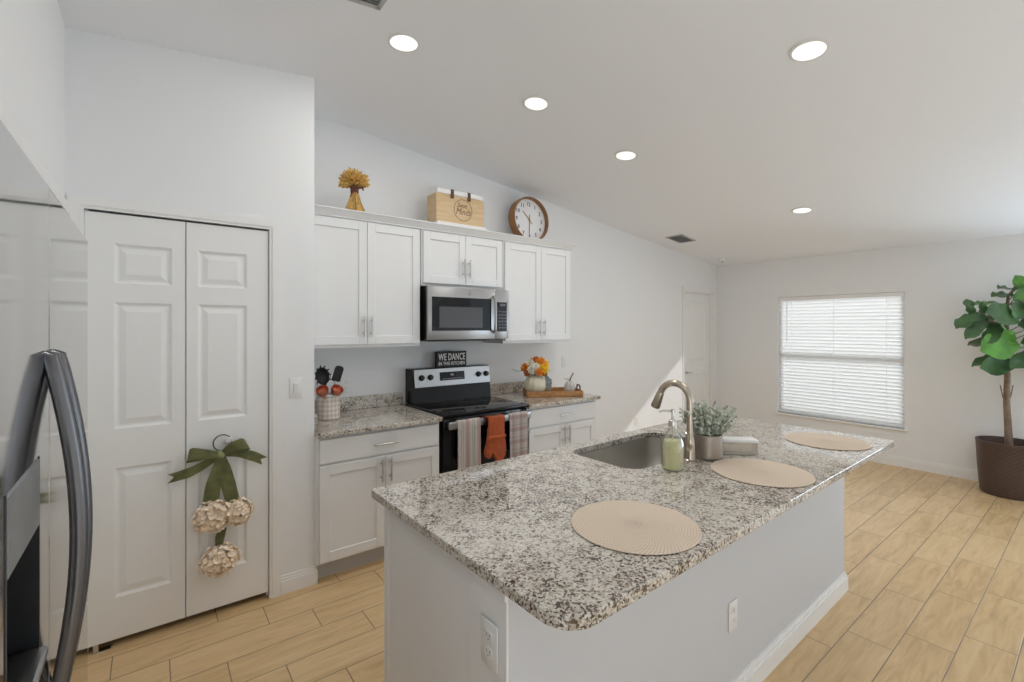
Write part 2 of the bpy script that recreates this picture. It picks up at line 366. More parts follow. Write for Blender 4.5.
# unseen sliding doors (behind and beside the viewer), west one added for light
def slider(name, a, b, z, axis, at):
    r = thing(name, 'unseen glazed sliding door letting in daylight', 'door', (0, 0, 0), kind='structure'); f = MB(); g = MB(); m = (a + b) / 2; t = .05
    for (p, q, z0, z1) in ((a, b, 0, .06), (a, b, z - .06, z), (a, a + t, .06, z - .06), (b - t, b, .06, z - .06), (m - t, m + t, .06, z - .06)):
        f.box(p, q, at - .04, at, z0, z1) if axis == 'x' else f.box(at, at + .04, p, q, z0, z1)
    g.box(a, b, at - .022, at - .018, 0.03, z - .03) if axis == 'x' else g.box(at + .018, at + .022, a, b, .03, z - .03)
    part('frame', f, TRIM, r); part('glass_pane', g, PANE, r)
slider('door_3', SO[0], SO[1], SO[2], 'x', YS - .06); slider('added_door_5', -1.7, -.1, 2.1, 'y', XW - .09); slider('door_4', EO[0], EO[1], EO[2], 'y', XE + .07)
# baseboards
def base(mb, x0, x1, y0, y1, h=.105):           # a run of moulded baseboard; thin axis is its depth
    mb.box(x0, x1, y0, y1, 0, h - .03)
    if x1 - x0 < y1 - y0:
        return mb
    return mb
def baseboard(name, label, runs):
    mb = MB()
    for (x0, y0, x1, y1, nx, ny) in runs:       # line on the wall, outward normal
        for (d, z0, z1) in ((.015, 0, .075), (.011, .075, .09), (.007, .09, .105)):
            mb.box(min(x0, x1 + 0) if ny else min(x0, x0 + nx * d), max(x0, x1) if ny else max(x0, x0 + nx * d),
                   min(y0, y1) if nx else min(y0, y0 + ny * d), max(y0, y1) if nx else max(y0, y0 + ny * d), z0, z1)
    return struct(name, mb, TRIM, label, cat='baseboard', smooth=0)
baseboard('baseboard_east', 'white baseboard under the window', [(XE, EO[1] + .02, XE, YN, -1, 0)])
baseboard('baseboard_north', 'white baseboard along the kitchen wall', [(3.24, YN, 5.655, YN, 0, -1)])
baseboard('baseboard_pantry', 'white baseboard beside the pantry door', [(.594, YP, XC + .0, YP, 0, -1), (XC, YP - .015, XC, YP + .03, 1, 0)])
# casings: stepped profile
def casing(mb, x0, x1, zt, y, wd=.06, left=True, right=True, sgn=-1):
    for (i_, o_, d) in ((0, 0, .013), (.014, .002, .018)):
        d0, d1 = sorted((y, y + sgn * d))
        mb.box(x0 - wd + o_, x0 - i_, d0, d1, 0, zt + i_); mb.box(x1 + i_, x1 + wd - o_, d0, d1, 0, zt + i_)
        mb.box(x0 - wd + o_, x1 + wd - o_, d0, d1, zt + i_, zt + wd - o_)
    return mb
mb = casing(MB(), PO[0], PO[1], PO[2] - .005, YP, .058); mb.box(PO[0], PO[0] + .012, YP + .036, YP + .1, 0, PO[2]); mb.box(PO[1] - .008, PO[1], YP + .036, YP + .1, 0, PO[2])
struct('trim_1', mb, TRIM, 'white casing around the pantry door', cat='trim', smooth=0)
mb = casing(MB(), D2[0], D2[1], D2[2], YN, .06); struct('trim_2', mb, TRIM, 'white casing around the far door', cat='trim', smooth=0)
mb = MB()                                       # alcove casing on the west wall
for (i_, o_, d) in ((0, 0, .012), (.016, .002, .018)):
    mb.box(XW, XW + d, AO[0] - .06 + o_, YP, AO[2] + i_, AO[2] + .066 - o_); mb.box(XW, XW + d, AO[1] + i_, AO[1] + .06 - o_, 0, AO[2] + i_); mb.box(XW, XW + d, AO[0] - .06 + o_, AO[0] - i_, 0, AO[2] + i_)
struct('trim_3', mb, TRIM, 'white casing over the refrigerator alcove', cat='trim', smooth=0)

# pantry bifold door
d1 = thing('door_1', 'white six panel bifold pantry door with a small round knob', 'door', (0, 0, 0), kind='structure')
def panel_leaf(x0, x1, panels, px0, px1, z0=.038, z1=2.09, y=YP + .0, th=.032):
    mb = MB(); yb = y + th
    mb.box(x0, px0, y, yb, z0, z1); mb.box(px1, x1, y, yb, z0, z1)
    zs = [z0] + [q for p in panels for q in p] + [z1]
    for i in range(0, len(zs), 2): mb.box(px0, px1, y, yb, zs[i], zs[i + 1])
    for (a, b) in panels:
        def rect(i, d): return [mb.bm.verts.new(p) for p in ((px0 + i, y + d, a + i), (px1 - i, y + d, a + i), (px1 - i, y + d, b - i), (px0 + i, y + d, b - i))]
        lo = [rect(0, 0), rect(.012, .011), rect(.02, .011), rect(.045, .003)]
        for A, B2 in zip(lo, lo[1:]):
            for k in range(4): j = (k + 1) % 4; mb.bm.faces.new((A[k], A[j], B2[j], B2[k]))
        mb.bm.faces.new(lo[-1])
    return mb
PZ = [(.238, .862), (1.052, 1.664), (1.756, 1.948)]
lf = part('leaf', panel_leaf(-.244, .1435, PZ, -.138, .088), DOORP, d1, smooth=0)
lf2 = part('leaf', panel_leaf(.1475, .531, PZ, .198, .424), DOORP, d1, smooth=0)
mb = MB(); mb.lathe([(.009, 0), (.008, .012), (.015, .018), (.018, .026), (.014, .034), (0, .036)], 20, Matrix.Translation((.333, YP, .935)) @ Matrix.Rotation(PI / 2, 4, 'X'))
part('knob', mb, WHP, lf2)
mb = MB(); mb.box(-.215, -.195, YP + .004, YP + .03, 0, .038); mb.box(-.215, -.15, YP - .004, YP + .03, 0, .004); part('floor_pivot', mb, NICKEL, d1)
# far door
d2 = thing('door_2', 'white panelled door with a lever handle in the far corner', 'door', (0, 0, 0), kind='structure')
part('leaf', panel_leaf(D2[0] + .012, D2[1] - .012, [(.25, .88), (1.05, 1.9)], D2[0] + .13, D2[1] - .13, .01, 2.015, YN + .035, .035), DOORP, d2, smooth=0)
mb = MB(); mb.box(D2[0], D2[0] + .01, YN, YN + .1, 0, 2.03); mb.box(D2[1] - .01, D2[1], YN, YN + .1, 0, 2.03); mb.box(D2[0], D2[1], YN, YN + .1, 2.018, 2.03); part('jamb', mb, TRIM, d2)
mb = MB(); mb.cyl((5.79, YN + .036, .92), .026, .012, '-y'); mb.cyl((5.79, YN + .03, .92), .009, .045, '-y', 12); mb.tube([(5.78, YN - .012, .92), (5.83, YN - .016, .921), (5.89, YN - .012, .918)], [.008, .009, .007]); part('lever_handle', mb, NICKEL, d2)

# window
w1 = thing('window_1', 'single hung window in the end wall', 'window', (0, 0, 0), kind='structure')
mb = MB(); y0, y1, z0, z1 = WO; xo = XE + .075
for (a, b, c, d) in ((y0, y0 + .04, z0 + .05, z1 - .05), (y1 - .04, y1, z0 + .05, z1 - .05), (y0, y1, z0, z0 + .05), (y0, y1, z1 - .05, z1), (y0 + .04, y1 - .04, 1.145, 1.205)): mb.box(xo, xo + .04, a, b, c, d)
part('frame', mb, TRIM, w1); mb = MB(); mb.box(xo + .018, xo + .022, y0 + .02, y1 - .02, z0 + .02, z1 - .02); part('glass_pane', mb, PANE, w1)
mb = MB(); mb.box(XE - .03, XE + .115, y0 - .03, y1 + .02, z0 - .022, z0, .004); part('sill', mb, TRIM, w1)
# blind
def translucent(name, col, fac):
    m, nt, b = nmat(name); b.inputs['Base Color'].default_value = (*col, 1); b.inputs['Roughness'].default_value = .45
    t = N(nt, 'ShaderNodeBsdfTranslucent'); t.inputs[0].default_value = (*col, 1); mx = N(nt, 'ShaderNodeMixShader'); mx.inputs[0].default_value = fac
    n = N(nt, 'ShaderNodeTexNoise'); n.inputs['Scale'].default_value = 30; r = ramp(nt, [(0, tuple(c * .97 for c in col)), (1, col)]); nt.links.new(n.outputs['Fac'], r.inputs[0]); nt.links.new(r.outputs[0], b.inputs['Base Color'])
    nt.links.new(b.outputs[0], mx.inputs[1]); nt.links.new(t.outputs[0], mx.inputs[2]); nt.links.new(mx.outputs[0], nt.nodes['Material Output'].inputs['Surface']); return m
SLAT = translucent('slat_white', (.88, .88, .88), .5)
bl = thing('window_blind', 'white horizontal slat blind lowered over the window', 'blind', (XE + .03, 2.06, z0))
mb = MB(); mb.box(XE + .002, XE + .055, y0 + .004, y1 - .004, z1 - .05, z1 - .003, .003); part('headrail', mb, LINEN, bl)
mb = MB(); mb.box(XE + .008, XE + .055, y0 + .005, y1 - .005, z0 + .003, z0 + .030, .003); part('bottom_rail', mb, SLAT, bl)
mb = MB(); ns = 34; pitch = (z1 - .055 - (z0 + .045)) / ns
for i in range(ns):
    zz = z0 + .05 + pitch * (i + .5); M_ = Matrix.Translation((XE + .031, 0, zz)) @ Matrix.Rotation(math.radians(50), 4, 'Y')
    mb.box(-.0245, .0245, y0 + .005, y1 - .005, -.0013, .0013, 0, 1, M_)
part('slats', mb, SLAT, bl, smooth=0)
for yy in (y0 + .16, (y0 + y1) / 2 + .02, y1 - .16):
    mb = MB(); mb.box(XE + .003, XE + .0045, yy - .0013, yy + .0013, z0 + .02, z1 - .04); part('ladder_cord', mb, SLAT, bl)
mb = MB(); mb.tube([(XE - .004, y1 - .11, z1 - .04), (XE - .003, y1 - .11, 1.35)], .004, 6); part('tilt_wand', mb, WHP, bl)

# ------------------------------------------------------------------ cabinets
def shaker(x0, x1, z0, z1, y, th=.02, st=.058, rec=.009):      # door facing south, front at y
    mb = MB(); yb = y + th
    mb.box(x0, x0 + st, y, yb, z0, z1, .0015); mb.box(x1 - st, x1, y, yb, z0, z1, .0015)
    mb.box(x0 + st, x1 - st, y, yb, z0, z0 + st, .0015); mb.box(x0 + st, x1 - st, y, yb, z1 - st, z1, .0015)
    mb.box(x0 + st - .002, x1 - st + .002, y + rec, yb, z0 + st - .002, z1 - st + .002)
    return mb
def bar_pull(parent, x, z, y, length, vertical):
    mb = MB(); h = length / 2; q = .62 * h
    a, b = ((x, y - .03, z - h), (x, y - .03, z + h)) if vertical else ((x - h, y - .03, z), (x + h, y - .03, z))
    mb.tube([a, b], .006, 12)
    for s in (-q, q): mb.cyl((x, y, z + s) if vertical else (x + s, y, z), .0045, .03, '-y', 10)
    return part('handle', mb, NICKEL, parent)
def upper(label, x0, x1, z0, z1, split, hz, hoff=.027):
    t = thing('upper_cabinet', label, 'cabinet', ((x0 + x1) / 2, YN - .16, z0), group='white upper cabinets'); yf = YN - .32
    mb = MB(); mb.box(x0, x1, yf, YN - .002, z0, z1, .001); part('carcass', mb, CAB, t, smooth=0)
    for (a, b, hx) in ((x0 + .012, split - .0015, split - hoff), (split + .0015, x1 - .012, split + hoff)):
        d = part('door', shaker(a, b, z0 + .022, z1 - .012, yf - .02), CAB, t, smooth=0); bar_pull(d, hx, hz, yf - .02, .145, True)
upper('tall white shaker upper cabinet left of the microwave, nearest the pantry', XC + .0005, 1.624, 1.402, 2.292, 1.207, 1.548)
upper('short white shaker upper cabinet directly above the microwave', 1.632, 2.404, 1.862, 2.292, 2.022, 2.016)
upper('tall white shaker upper cabinet right of the microwave, under the clock', 2.410, 3.222, 1.402, 2.292, 2.835, 1.54)
mb = MB(); x0, x1, yf = XC + .002, 3.232, YN - .335
mb.box(x0, x1 + .004, yf - .004, YN - .002, 2.292, 2.301)
mb.frustum((x0, x1 + .006, yf - .008, YN - .002), 2.301, (x0, x1 + .036, yf - .036, YN - .002), 2.336)
mb.box(x0, x1 + .042, yf - .042, YN - .002, 2.336, 2.346, .002)
single('crown_moulding', mb, CAB, 'white crown moulding ledge running along the top of the upper cabinets', 'moulding', smooth=20)

def base_cab(label, x0, x1, split):
    t = thing('base_cabinet', label, 'cabinet', ((x0 + x1) / 2, 3.2, 0), group='white base cabinets by the range'); yf = 2.918
    mb = MB(); mb.box(x0, x1, yf, YN - .002, .115, .883, .001); part('carcass', mb, CAB, t, smooth=0)
    mb = MB(); mb.box(x0 + (.0 if x0 < 1 else .0), x1, yf + .07, yf + .085, 0, .115); part('toe_kick', mb, mat('toe_kick_grey', (.52, .52, .52), .6, var=.02), t)
    fx0 = x0 + .018
    dr = MB(); dr.box(fx0, x1 - .01, yf - .02, yf, .722, .866, .0025); d = part('drawer', dr, CAB, t, smooth=0); bar_pull(d, (x0 + x1) / 2 + .01, .792, yf - .02, .155, False)
    for (a, b, hx) in ((fx0, split - .0015, split - .03), (split + .0015, x1 - .01, split + .03)):
        d = part('door', shaker(a, b, .128, .708, yf - .02), CAB, t, smooth=0); bar_pull(d, hx, .622, yf - .02, .145, True)
base_cab('white base cabinet with drawer and two doors left of the range', XC + .0005, 1.612, 1.207)
base_cab('white base cabinet with drawer and two doors right of the range', 2.408, 3.225, 2.83)
def counter(label, x0, x1, side=False):
    t = thing('countertop', label, 'countertop', ((x0 + x1) / 2, 3.2, .885), group='granite countertops beside the range')
    mb = MB(); mb.prism(rrect(x0, x1, 2.872, YN - .0005, (.002, .002, .003, .012)), .885, .915, bev=.004); part('slab', mb, GRAN, t, smooth=12)
    mb = MB(); mb.box(x0, x1, YN - .022, YN - .0005, .9155, 1.015, .002); 
    if side: mb.box(x0, x0 + .02, 2.96, YN - .022, .9155, 1.015, .002)
    part('backsplash', mb, GRAN, t)
counter('speckled granite countertop left of the range holding the utensil crock', XC + .001, 1.618, True)
counter('speckled granite countertop right of the range holding the wooden tray', 2.409, 3.262)

# ------------------------------------------------------------------ range
rg = thing('range', 'black electric range with stainless backguard and black glass cooktop', 'stove', (2.01, 3.2, 0)); RX0, RX1 = 1.630, 2.402
mb = MB(); mb.box(RX0, RX1, 2.925, YN - .03, .03, .905, .003)
for x in (RX0 + .05, RX1 - .05):
    for y in (2.97, 3.45): mb.cyl((x, y, 0), .02, .03, 'z', 12)
part('body', mb, BLKEN, rg, smooth=0)
mb = MB(); mb.box(RX0 - .004, RX1 + .004, 2.872, 3.50, .905, .93, .008, 3); part('cooktop', mb, BLKGL, rg)
GREYRING = mat('burner_marking', (.09, .09, .09), .2, var=.1)
for (x, y, r) in ((1.82, 3.05, .115), (1.82, 3.33, .08), (2.2, 3.05, .09), (2.2, 3.33, .11)):
    mb = MB(); mb.lathe([(r - .003, 0), (r, 0), (r, .0005), (r - .003, .0005), (r - .003, 0)], 40, Matrix.Translation((x, y, .9302)), cap=False); part('burner_ring', mb, GREYRING, rg)
# backguard: black base, tilted stainless console
def yz_prism(mb, prof, x0, x1, bev=0):
    return mb.prism(prof, x0, x1, bev=bev, M=Matrix(((0, 0, 1, 0), (1, 0, 0, 0), (0, 1, 0, 0), (0, 0, 0, 1))))
mb = MB(); yz_prism(mb, [(3.415, .93), (3.545, .93), (3.545, 1.205), (3.452, 1.205), (3.432, 1.055)], RX0 + .018, RX1 + .008); part('backguard', mb, BLKEN, rg, smooth=0)
ang = math.atan2(.022, .15)
console_M = Matrix.Translation((2.016, 3.429, 1.052)) @ Matrix.Rotation(-ang, 4, 'X')
mb = MB(); mb.box(RX0 - 2.016 + .040, RX1 - 2.016 + .004, -.012, .004, 0, .148, .003, 1, console_M); console = part('console', mb, STEEL, rg)
for x in (1.728, 1.808, 2.278, 2.358):
    mb = MB(); t = bmesh.new(); t.free(); mb.lathe([(.024, 0), (.024, .006), (.019, .01), (.017, .026), (.0, .027)], 24, console_M @ Matrix.Translation((x - 2.01, -.012, .078)) @ Matrix.Rotation(PI / 2, 4, 'X')); part('knob', mb, BLACK, console)
mb = MB(); mb.box(-.115, .125, -.0145, -.011, .045, .115, .001, 1, console_M); dsp = part('display', mb, BLKGL, console)
mb = MB(); mb.box(-.012, .018, -.0155, -.0144, .082, .098, 0, 1, console_M)
mb.box(-.095, .10, -.0153, -.0144, .056, .060, 0, 1, console_M)
part('display_markings', mb, mat('dim_display_print', (.32, .34, .36), .4, var=.05), dsp)
od = MB(); od.box(RX0 + .006, RX1 - .006, 2.895, 2.925, .215, .892, .004, 2); odo = part('oven_door', od, BLKGL, rg)
mb = MB(); mb.box(1.74, 2.28, 2.8935, 2.896, .36, .70, 0); part('window', mb, mat('oven_window', (.02, .02, .022), .05, var=.1), odo)
mb = MB(); mb.box(RX0 + .02, RX1 - .004, 2.838, 2.86, .822, .876, .008, 3); mb.box(RX0 + .03, RX0 + .055, 2.855, 2.897, .83, .868, .004); mb.box(RX1 - .045, RX1 - .02, 2.855, 2.897, .83, .868, .004); part('handle', mb, STEEL, odo)
mb = MB(); mb.box(RX0 + .006, RX1 - .006, 2.9, 2.925, .05, .205, .004, 2); part('storage_drawer', mb, BLKEN, rg)

# microwave
MWX = .007
mw = thing('microwave', 'stainless over the range microwave with black glass door', 'microwave', (2.01, 3.35, 1.442)); MX0, MX1, MY = 1.640, 2.398, 3.137
mb = MB(); mb.box(MX0 + .004, MX1 - .004, MY + .032, YN, 1.442, 1.858, .002); part('body', mb, BLKEN, mw, smooth=0)
mb = MB(); mb.box(MX0 + .05, MX1 - .2, MY + .06, YN - .03, 1.432, 1.442); part('vent_grille', mb, DARKP, mw)
SPL = 2.262
mb = MB(); mb.box(MX0, SPL - .0015, MY, MY + .03, 1.447, 1.855, .003, 2); dr = part('door', mb, STEEL, mw)
mb = MB(); mb.box(1.672, 2.218, MY - .002, MY + .003, 1.516, 1.775, .001); gl_ = part('glass', mb, BLKGL, dr)
mb = MB(); mb.box(1.735, 2.13, MY - .0026, MY - .0018, 1.540, 1.702, 0); part('window_mesh', mb, mat('microwave_screen', (.06, .06, .062), .18, bump=.3, bscale=900), gl_)
mb = MB(); mb.tube([(2.238, MY, 1.50), (2.238, MY - .03, 1.52), (2.238, MY - .036, 1.60), (2.238, MY - .036, 1.70), (2.238, MY - .03, 1.775), (2.238, MY, 1.795)], .011, 12, flat=.9); part('handle', mb, STEEL, dr)
mb = MB(); mb.lathe([(.019, 0), (.019, .002), (.0, .0022)], 28, Matrix.Translation((2.012, MY, 1.812)) @ Matrix.Rotation(PI / 2, 4, 'X')); bd = part('badge', mb, GREYP, dr)
mb = MB(); mb.lathe([(.0165, 0), (.0145, 0), (.0145, .0008), (.0165, .0008), (.0165, 0)], 28, Matrix.Translation((2.012, MY - .0022, 1.812)) @ Matrix.Rotation(PI / 2, 4, 'X'), cap=False)
mb.add(text_mesh('GE', .017, .0004, .25), FACE_S(2.012, MY - .0026, 1.812)); part('emblem', mb, LETTER, bd, smooth=0)
mb = MB(); mb.box(SPL + .0015, MX1, MY, MY + .03, 1.447, 1.855, .003, 2); cp = part('control_panel', mb, STEEL, mw)
mb = MB(); mb.box(2.272, 2.378, MY - .002, MY + .003, 1.508, 1.752, .001); kp = part('keypad', mb, BLKGL, cp)
KEYP = mat('dim_key_print', (.13, .13, .135), .4, var=.05)
for r in range(6):
    for c in range(3):
        mb = MB(); mb.box(2.291 + c * .03, 2.312 + c * .03, MY - .0026, MY - .0018, 1.533 + r * .027, 1.543 + r * .027); part('button', mb, KEYP, kp, smooth=0)
mb = MB(); mb.box(2.305, 2.36, MY - .0026, MY - .0018, 1.718, 1.738); part('clock_display', mb, KEYP, kp, smooth=0)

# ------------------------------------------------------------------ refrigerator
fr = thing('refrigerator', 'stainless side by side refrigerator with curved handles and ice dispenser', 'refrigerator', (-.5, 1.29, 0)); FY0, FY1, FX, FZ, SEAM = .79, 1.775, -.14, 1.79, 1.139
mb = MB(); mb.box(-.93, FX - .075, FY0 + .005, FY1 - .005, .02, FZ - .02, .004)
for x in (-.85, -.3):
    for y in (FY0 + .08, FY1 - .08): mb.cyl((x, y, 0), .025, .022, 'z', 12)
part('body', mb, FRSIDE, fr, smooth=0)
mb = MB(); mb.box(FX - .07, FX - .03, FY0 + .02, FY1 - .02, .025, .1, .004); part('kick_grille', mb, DARKP, fr)
DR = (.825, 1.048, 1.02, 1.34)                    # dispenser y0 y1 z0 z1
mb = MB(); xb = FX - .07
for (a, b, c, d) in ((FY0, DR[0], .11, FZ), (DR[1], SEAM - .0025, .11, FZ), (DR[0], DR[1], .11, DR[2]), (DR[0], DR[1], DR[3], FZ)): mb.box(xb, FX, a, b, c, d)
fd = part('freezer_door', mb, FRIDGE, fr, smooth=0)
mb = MB(); mb.box(xb, xb + .006, *DR[:2], *DR[2:])
for (a, b, c, d) in ((DR[0], DR[0] + .006, DR[2], DR[3]), (DR[1] - .006, DR[1], DR[2], DR[3]), (DR[0], DR[1], DR[2], DR[2] + .006)): mb.box(xb, FX + .001, a, b, c, d)
part('dispenser_recess', mb, DARKP, fd, smooth=0)
mb = MB(); mb.box(xb + .01, FX + .002, DR[0] + .004, DR[1] - .004, 1.232, DR[3] - .002, .003); part('dispenser_panel', mb, GREYP, fd)
mb = MB(); mb.box(xb + .006, FX + .012, DR[0] + .01, DR[1] - .01, DR[2] + .006, DR[2] + .022, .004); part('drip_tray', mb, STEEL, fd)
mb = MB(); mb.box(xb + .01, xb + .03, .91, .97, 1.10, 1.22, .004); part('ice_paddle', mb, GREYP, fd)
mb = MB(); mb.box(xb, FX, SEAM + .0025, FY1, .11, FZ, .003); rd = part('refrigerator_door', mb, FRIDGE, fr, smooth=0)
def bow_handle(parent, y):
    mb = MB(); pts = []; zt, zb = 1.50, .87
    pts.append((FX - .002, y, zt))
    for i in range(25):
        t = i / 24; pts.append((FX + .006 + .036 * math.sin(PI * t) ** .9, y, zt - .006 - (zt - zb - .012) * t))
    pts.append((FX - .002, y, zb)); mb.tube(pts, [.007] + [.0125] * 25 + [.007], 12, flat=.95, up=(0, 1, 0)); return part('handle', mb, HANDLE, parent)
bow_handle(fd, SEAM - .037); bow_handle(rd, SEAM + .037)
mb = MB(); mb.box(FX - .06, FX - .01, SEAM - .05, SEAM + .05, FZ, FZ + .012, .003); part('hinge_cover', mb, FRSIDE, fr)

# ------------------------------------------------------------------ island
IX0, IX1, IY0, IY1 = .692, 3.262, .700, 1.768
it = thing('kitchen_island', 'white kitchen island with plain panelled back and baseboard', 'island', (1.97, 1.34, 0))
PY = (.930, 1.100)
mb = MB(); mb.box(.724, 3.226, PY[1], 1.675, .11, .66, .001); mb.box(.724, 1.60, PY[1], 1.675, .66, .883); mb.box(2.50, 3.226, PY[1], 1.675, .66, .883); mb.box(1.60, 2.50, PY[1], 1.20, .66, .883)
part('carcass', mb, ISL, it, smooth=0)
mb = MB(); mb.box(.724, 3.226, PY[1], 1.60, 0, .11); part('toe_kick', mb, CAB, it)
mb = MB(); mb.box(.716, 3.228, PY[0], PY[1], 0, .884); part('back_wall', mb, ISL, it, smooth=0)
mb = MB(); mb.box(.708, .716, PY[0] - .0, PY[1] + .003, 0, .884, .0015); mb.box(.703, .708, PY[0], PY[1] + .003, .855, .884, .0015); part('end_cap', mb, TRIM, it, smooth=0)
mb = MB(); mb.box(.718, .724, PY[1] + .003, 1.655, .0, .884); mb.box(.716, .726, 1.655, 1.697, .0, .884, .002); part('end_panel', mb, CABW, it, smooth=0)
mb = MB()
for (d, z0, z1) in ((.016, 0, .075), (.011, .075, .092), (.006, .092, .108)): mb.box(.716, 3.228 + d, PY[0] - d, PY[0], z0, z1); mb.box(3.228, 3.228 + d, PY[0], PY[1], z0, z1)
part('baseboard', mb, TRIM, it, smooth=0)
for i in range(5):
    a = .745 + i * .495; d = MB(); 
    t = shaker(a, a + .488, .13, .87, 0); bmesh.ops.transform(t.bm, matrix=Matrix.Translation((2 * a + .488, 1.7105, 0)) @ Matrix.Rotation(PI, 4, 'Z'), verts=t.bm.verts[:])
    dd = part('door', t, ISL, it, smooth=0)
    mb = MB(); mb.tube([(a + .03, 1.7405, .7), (a + .03, 1.7405, .84)], .006, 10); [mb.cyl((a + .03, 1.7105, z), .0045, .03, 'y', 8) for z in (.72, .82)]; part('handle', mb, NICKEL, dd)
SK = (1.68, 2.42, 1.262, 1.685)
mb = MB(); mb.prism(rrect(IX0, IX1, IY0, IY1, (.02, .012, .085, .025), 10), .884, .915, [rrect(*SK, .09, 8)], bev=.0028)
ict = single('island_countertop', mb, GRAN, 'large speckled granite slab with a sink cutout on the island', 'countertop', smooth=12)
sk = thing('kitchen_sink', 'undermount stainless sink bowl in the island slab', 'sink', (2.03, 1.49, .68))
mb = MB(); n = 8; loops = []
for (ins, z) in ((-.012, .8835), (.004, .8835), (.006, .80), (.01, .72), (.035, .69), (.09, .684)):
    pts = rrect(SK[0] + ins, SK[1] - ins, SK[2] + ins, SK[3] - ins, max(.03, .09 - ins * .3), n); loops.append([mb.bm.verts.new((x, y, z)) for x, y in pts])
for A, B2 in zip(loops, loops[1:]):
    for k in range(len(A)): j = (k + 1) % len(A); mb.bm.faces.new((A[k], A[j], B2[j], B2[k]))
mb.bm.faces.new(loops[-1]); part('basin', mb, SINKM, sk, smooth=50)
mb = MB(); mb.lathe([(.045, 0), (.045, .003), (.035, .004), (.03, .001), (0, .001)], 24, Matrix.Translation((2.03, 1.5, .6845))); part('drain', mb, NICKEL, sk)

# faucet
fc = thing('faucet', 'brushed nickel gooseneck pull down faucet beside the island sink', 'faucet', (2.012, 1.222, .915))
mb = MB(); mb.lathe([(.032, 0), (.032, .006), (.027, .010), (.024, .03), (.023, .085), (.020, .105), (.017, .115)], 28, Matrix.Translation((2.012, 1.222, .915))); part('base', mb, FAUCET, fc)
mb = MB(); R0 = .083; cz = 1.190; pts = [(2.012, 1.222, 1.02), (2.012, 1.222, 1.10)] + [(2.012, 1.222 + R0 - R0 * math.cos(a), cz + R0 * math.sin(a)) for a in [PI * i / 20 for i in range(19)]]
mb.tube(pts, .016, 16); part('spout', mb, FAUCET, fc)
e = Vector(pts[-1]); dv = (Vector(pts[-1]) - Vector(pts[-2])).normalized()
mb = MB(); mb.tube([e - dv * .004, e + dv * .002, e + dv * .03, e + dv * .075, e + dv * .08], [.0165, .0185, .02, .0235, .021], 16); part('spray_head', mb, FAUCET, fc)
mb = MB(); mb.tube([(2.012, 1.222, .985), (1.967, 1.20, .985)], .0135, 14); mb.tube([(1.97, 1.2, .985), (1.954, 1.197, 1.02), (1.937, 1.195, 1.06)], [.008, .0065, .005], 10); part('lever', mb, FAUCET, fc)

# soap dispenser
sd = thing('soap_dispenser', 'clear glass pump bottle of pale green soap in front of the faucet', 'soap dispenser', (1.83, 1.195, .915))
SOAP = glass('soap_liquid', (.99, .975, .84), .06, .05, (1.0, .95, .60), .55); BOT = glass('bottle_glass', (.95, .97, .94), .16, .02)
T_ = Matrix.Translation((1.83, 1.195, .915))
mb = MB(); mb.lathe([(.0, .0), (.043, 0), (.048, .006), (.048, .10), (.046, .125), (.032, .155), (.017, .175), (.015, .195), (.015, .20)], 28, T_, cap=False); part('bottle', mb, BOT, sd)
mb = MB(); mb.lathe([(.0, .005), (.041, .005), (.044, .012), (.044, .10), (.042, .120), (.038, .128), (.0, .128)], 28, T_); part('liquid_soap', mb, SOAP, sd)
mb = MB(); mb.lathe([(.018, .195), (.018, .215), (.010, .218), (.006, .225), (.006, .25), (.011, .252), (.011, .264), (0, .266)], 20, T_); mb.tube([(1.83, 1.195, 1.172), (1.80, 1.222, 1.174), (1.785, 1.235, 1.168)], .005, 8); mb.tube([(1.83, 1.195, .93), (1.83, 1.195, 1.11)], .003, 6); part('pump', mb, NICKEL, sd)

# potted eucalyptus
pp = thing('potted_plant', 'small grey green leafy plant in a ribbed silver pot beside the faucet', 'plant', (2.125, 1.195, .915))
T_ = Matrix.Translation((2.125, 1.195, .915))
mb = MB(); prof = [(0, 0), (.058, 0), (.0625, .005)]
for i in range(1, 12): prof += [(.064, .006 + i * .009 - .003), (.063, .006 + i * .009 + .001)]
prof += [(.064, .115), (.062, .117), (.060, .113), (.059, .10), (0, .10)]; mb.lathe(prof, 32, T_); part('pot', mb, mat('hammered_pewter', (.36, .31, .265), .40, .7, bump=.4, bscale=80), pp)
LEAFG = mat('grey_green_leaf', (.50, .54, .45), .65, var=.35, vscale=30); STEM = mat('green_stem', (.16, .17, .10), .6, var=.2)
mb = MB(); st = MB(); rr = random.Random(3)
for i in range(90):
    th = rr.uniform(0, 2 * PI); el = rr.uniform(.15, 1.0); L_ = rr.uniform(.08, .19)
    d = Vector((math.cos(th) * math.cos(el * 1.5), math.sin(th) * math.cos(el * 1.5), .75 + 1.2 * math.sin(el * 1.5))).normalized(); b0 = Vector((2.125 + .03 * math.cos(th), 1.195 + .03 * math.sin(th), 1.01))
    pts = [b0 + d * L_ * k / 5 + Vector((0, 0, -.02 * (k / 5) ** 2)) for k in range(6)]; st.tube(pts, .0012, 5)
    for k in range(1, 6):
        for s in range(3):
            v = Vector((rr.uniform(-1, 1), rr.uniform(-1, 1), rr.uniform(-.3, 1))).normalized(); mb.leaf(pts[k], v + d * .4, d.cross(v) + Vector((0, 0, .5)), rr.uniform(.018, .03), rr.uniform(.011, .017), .2, .2, 3)
part('foliage', mb, LEAFG, pp, recalc=False); part('stems', st, STEM, pp)

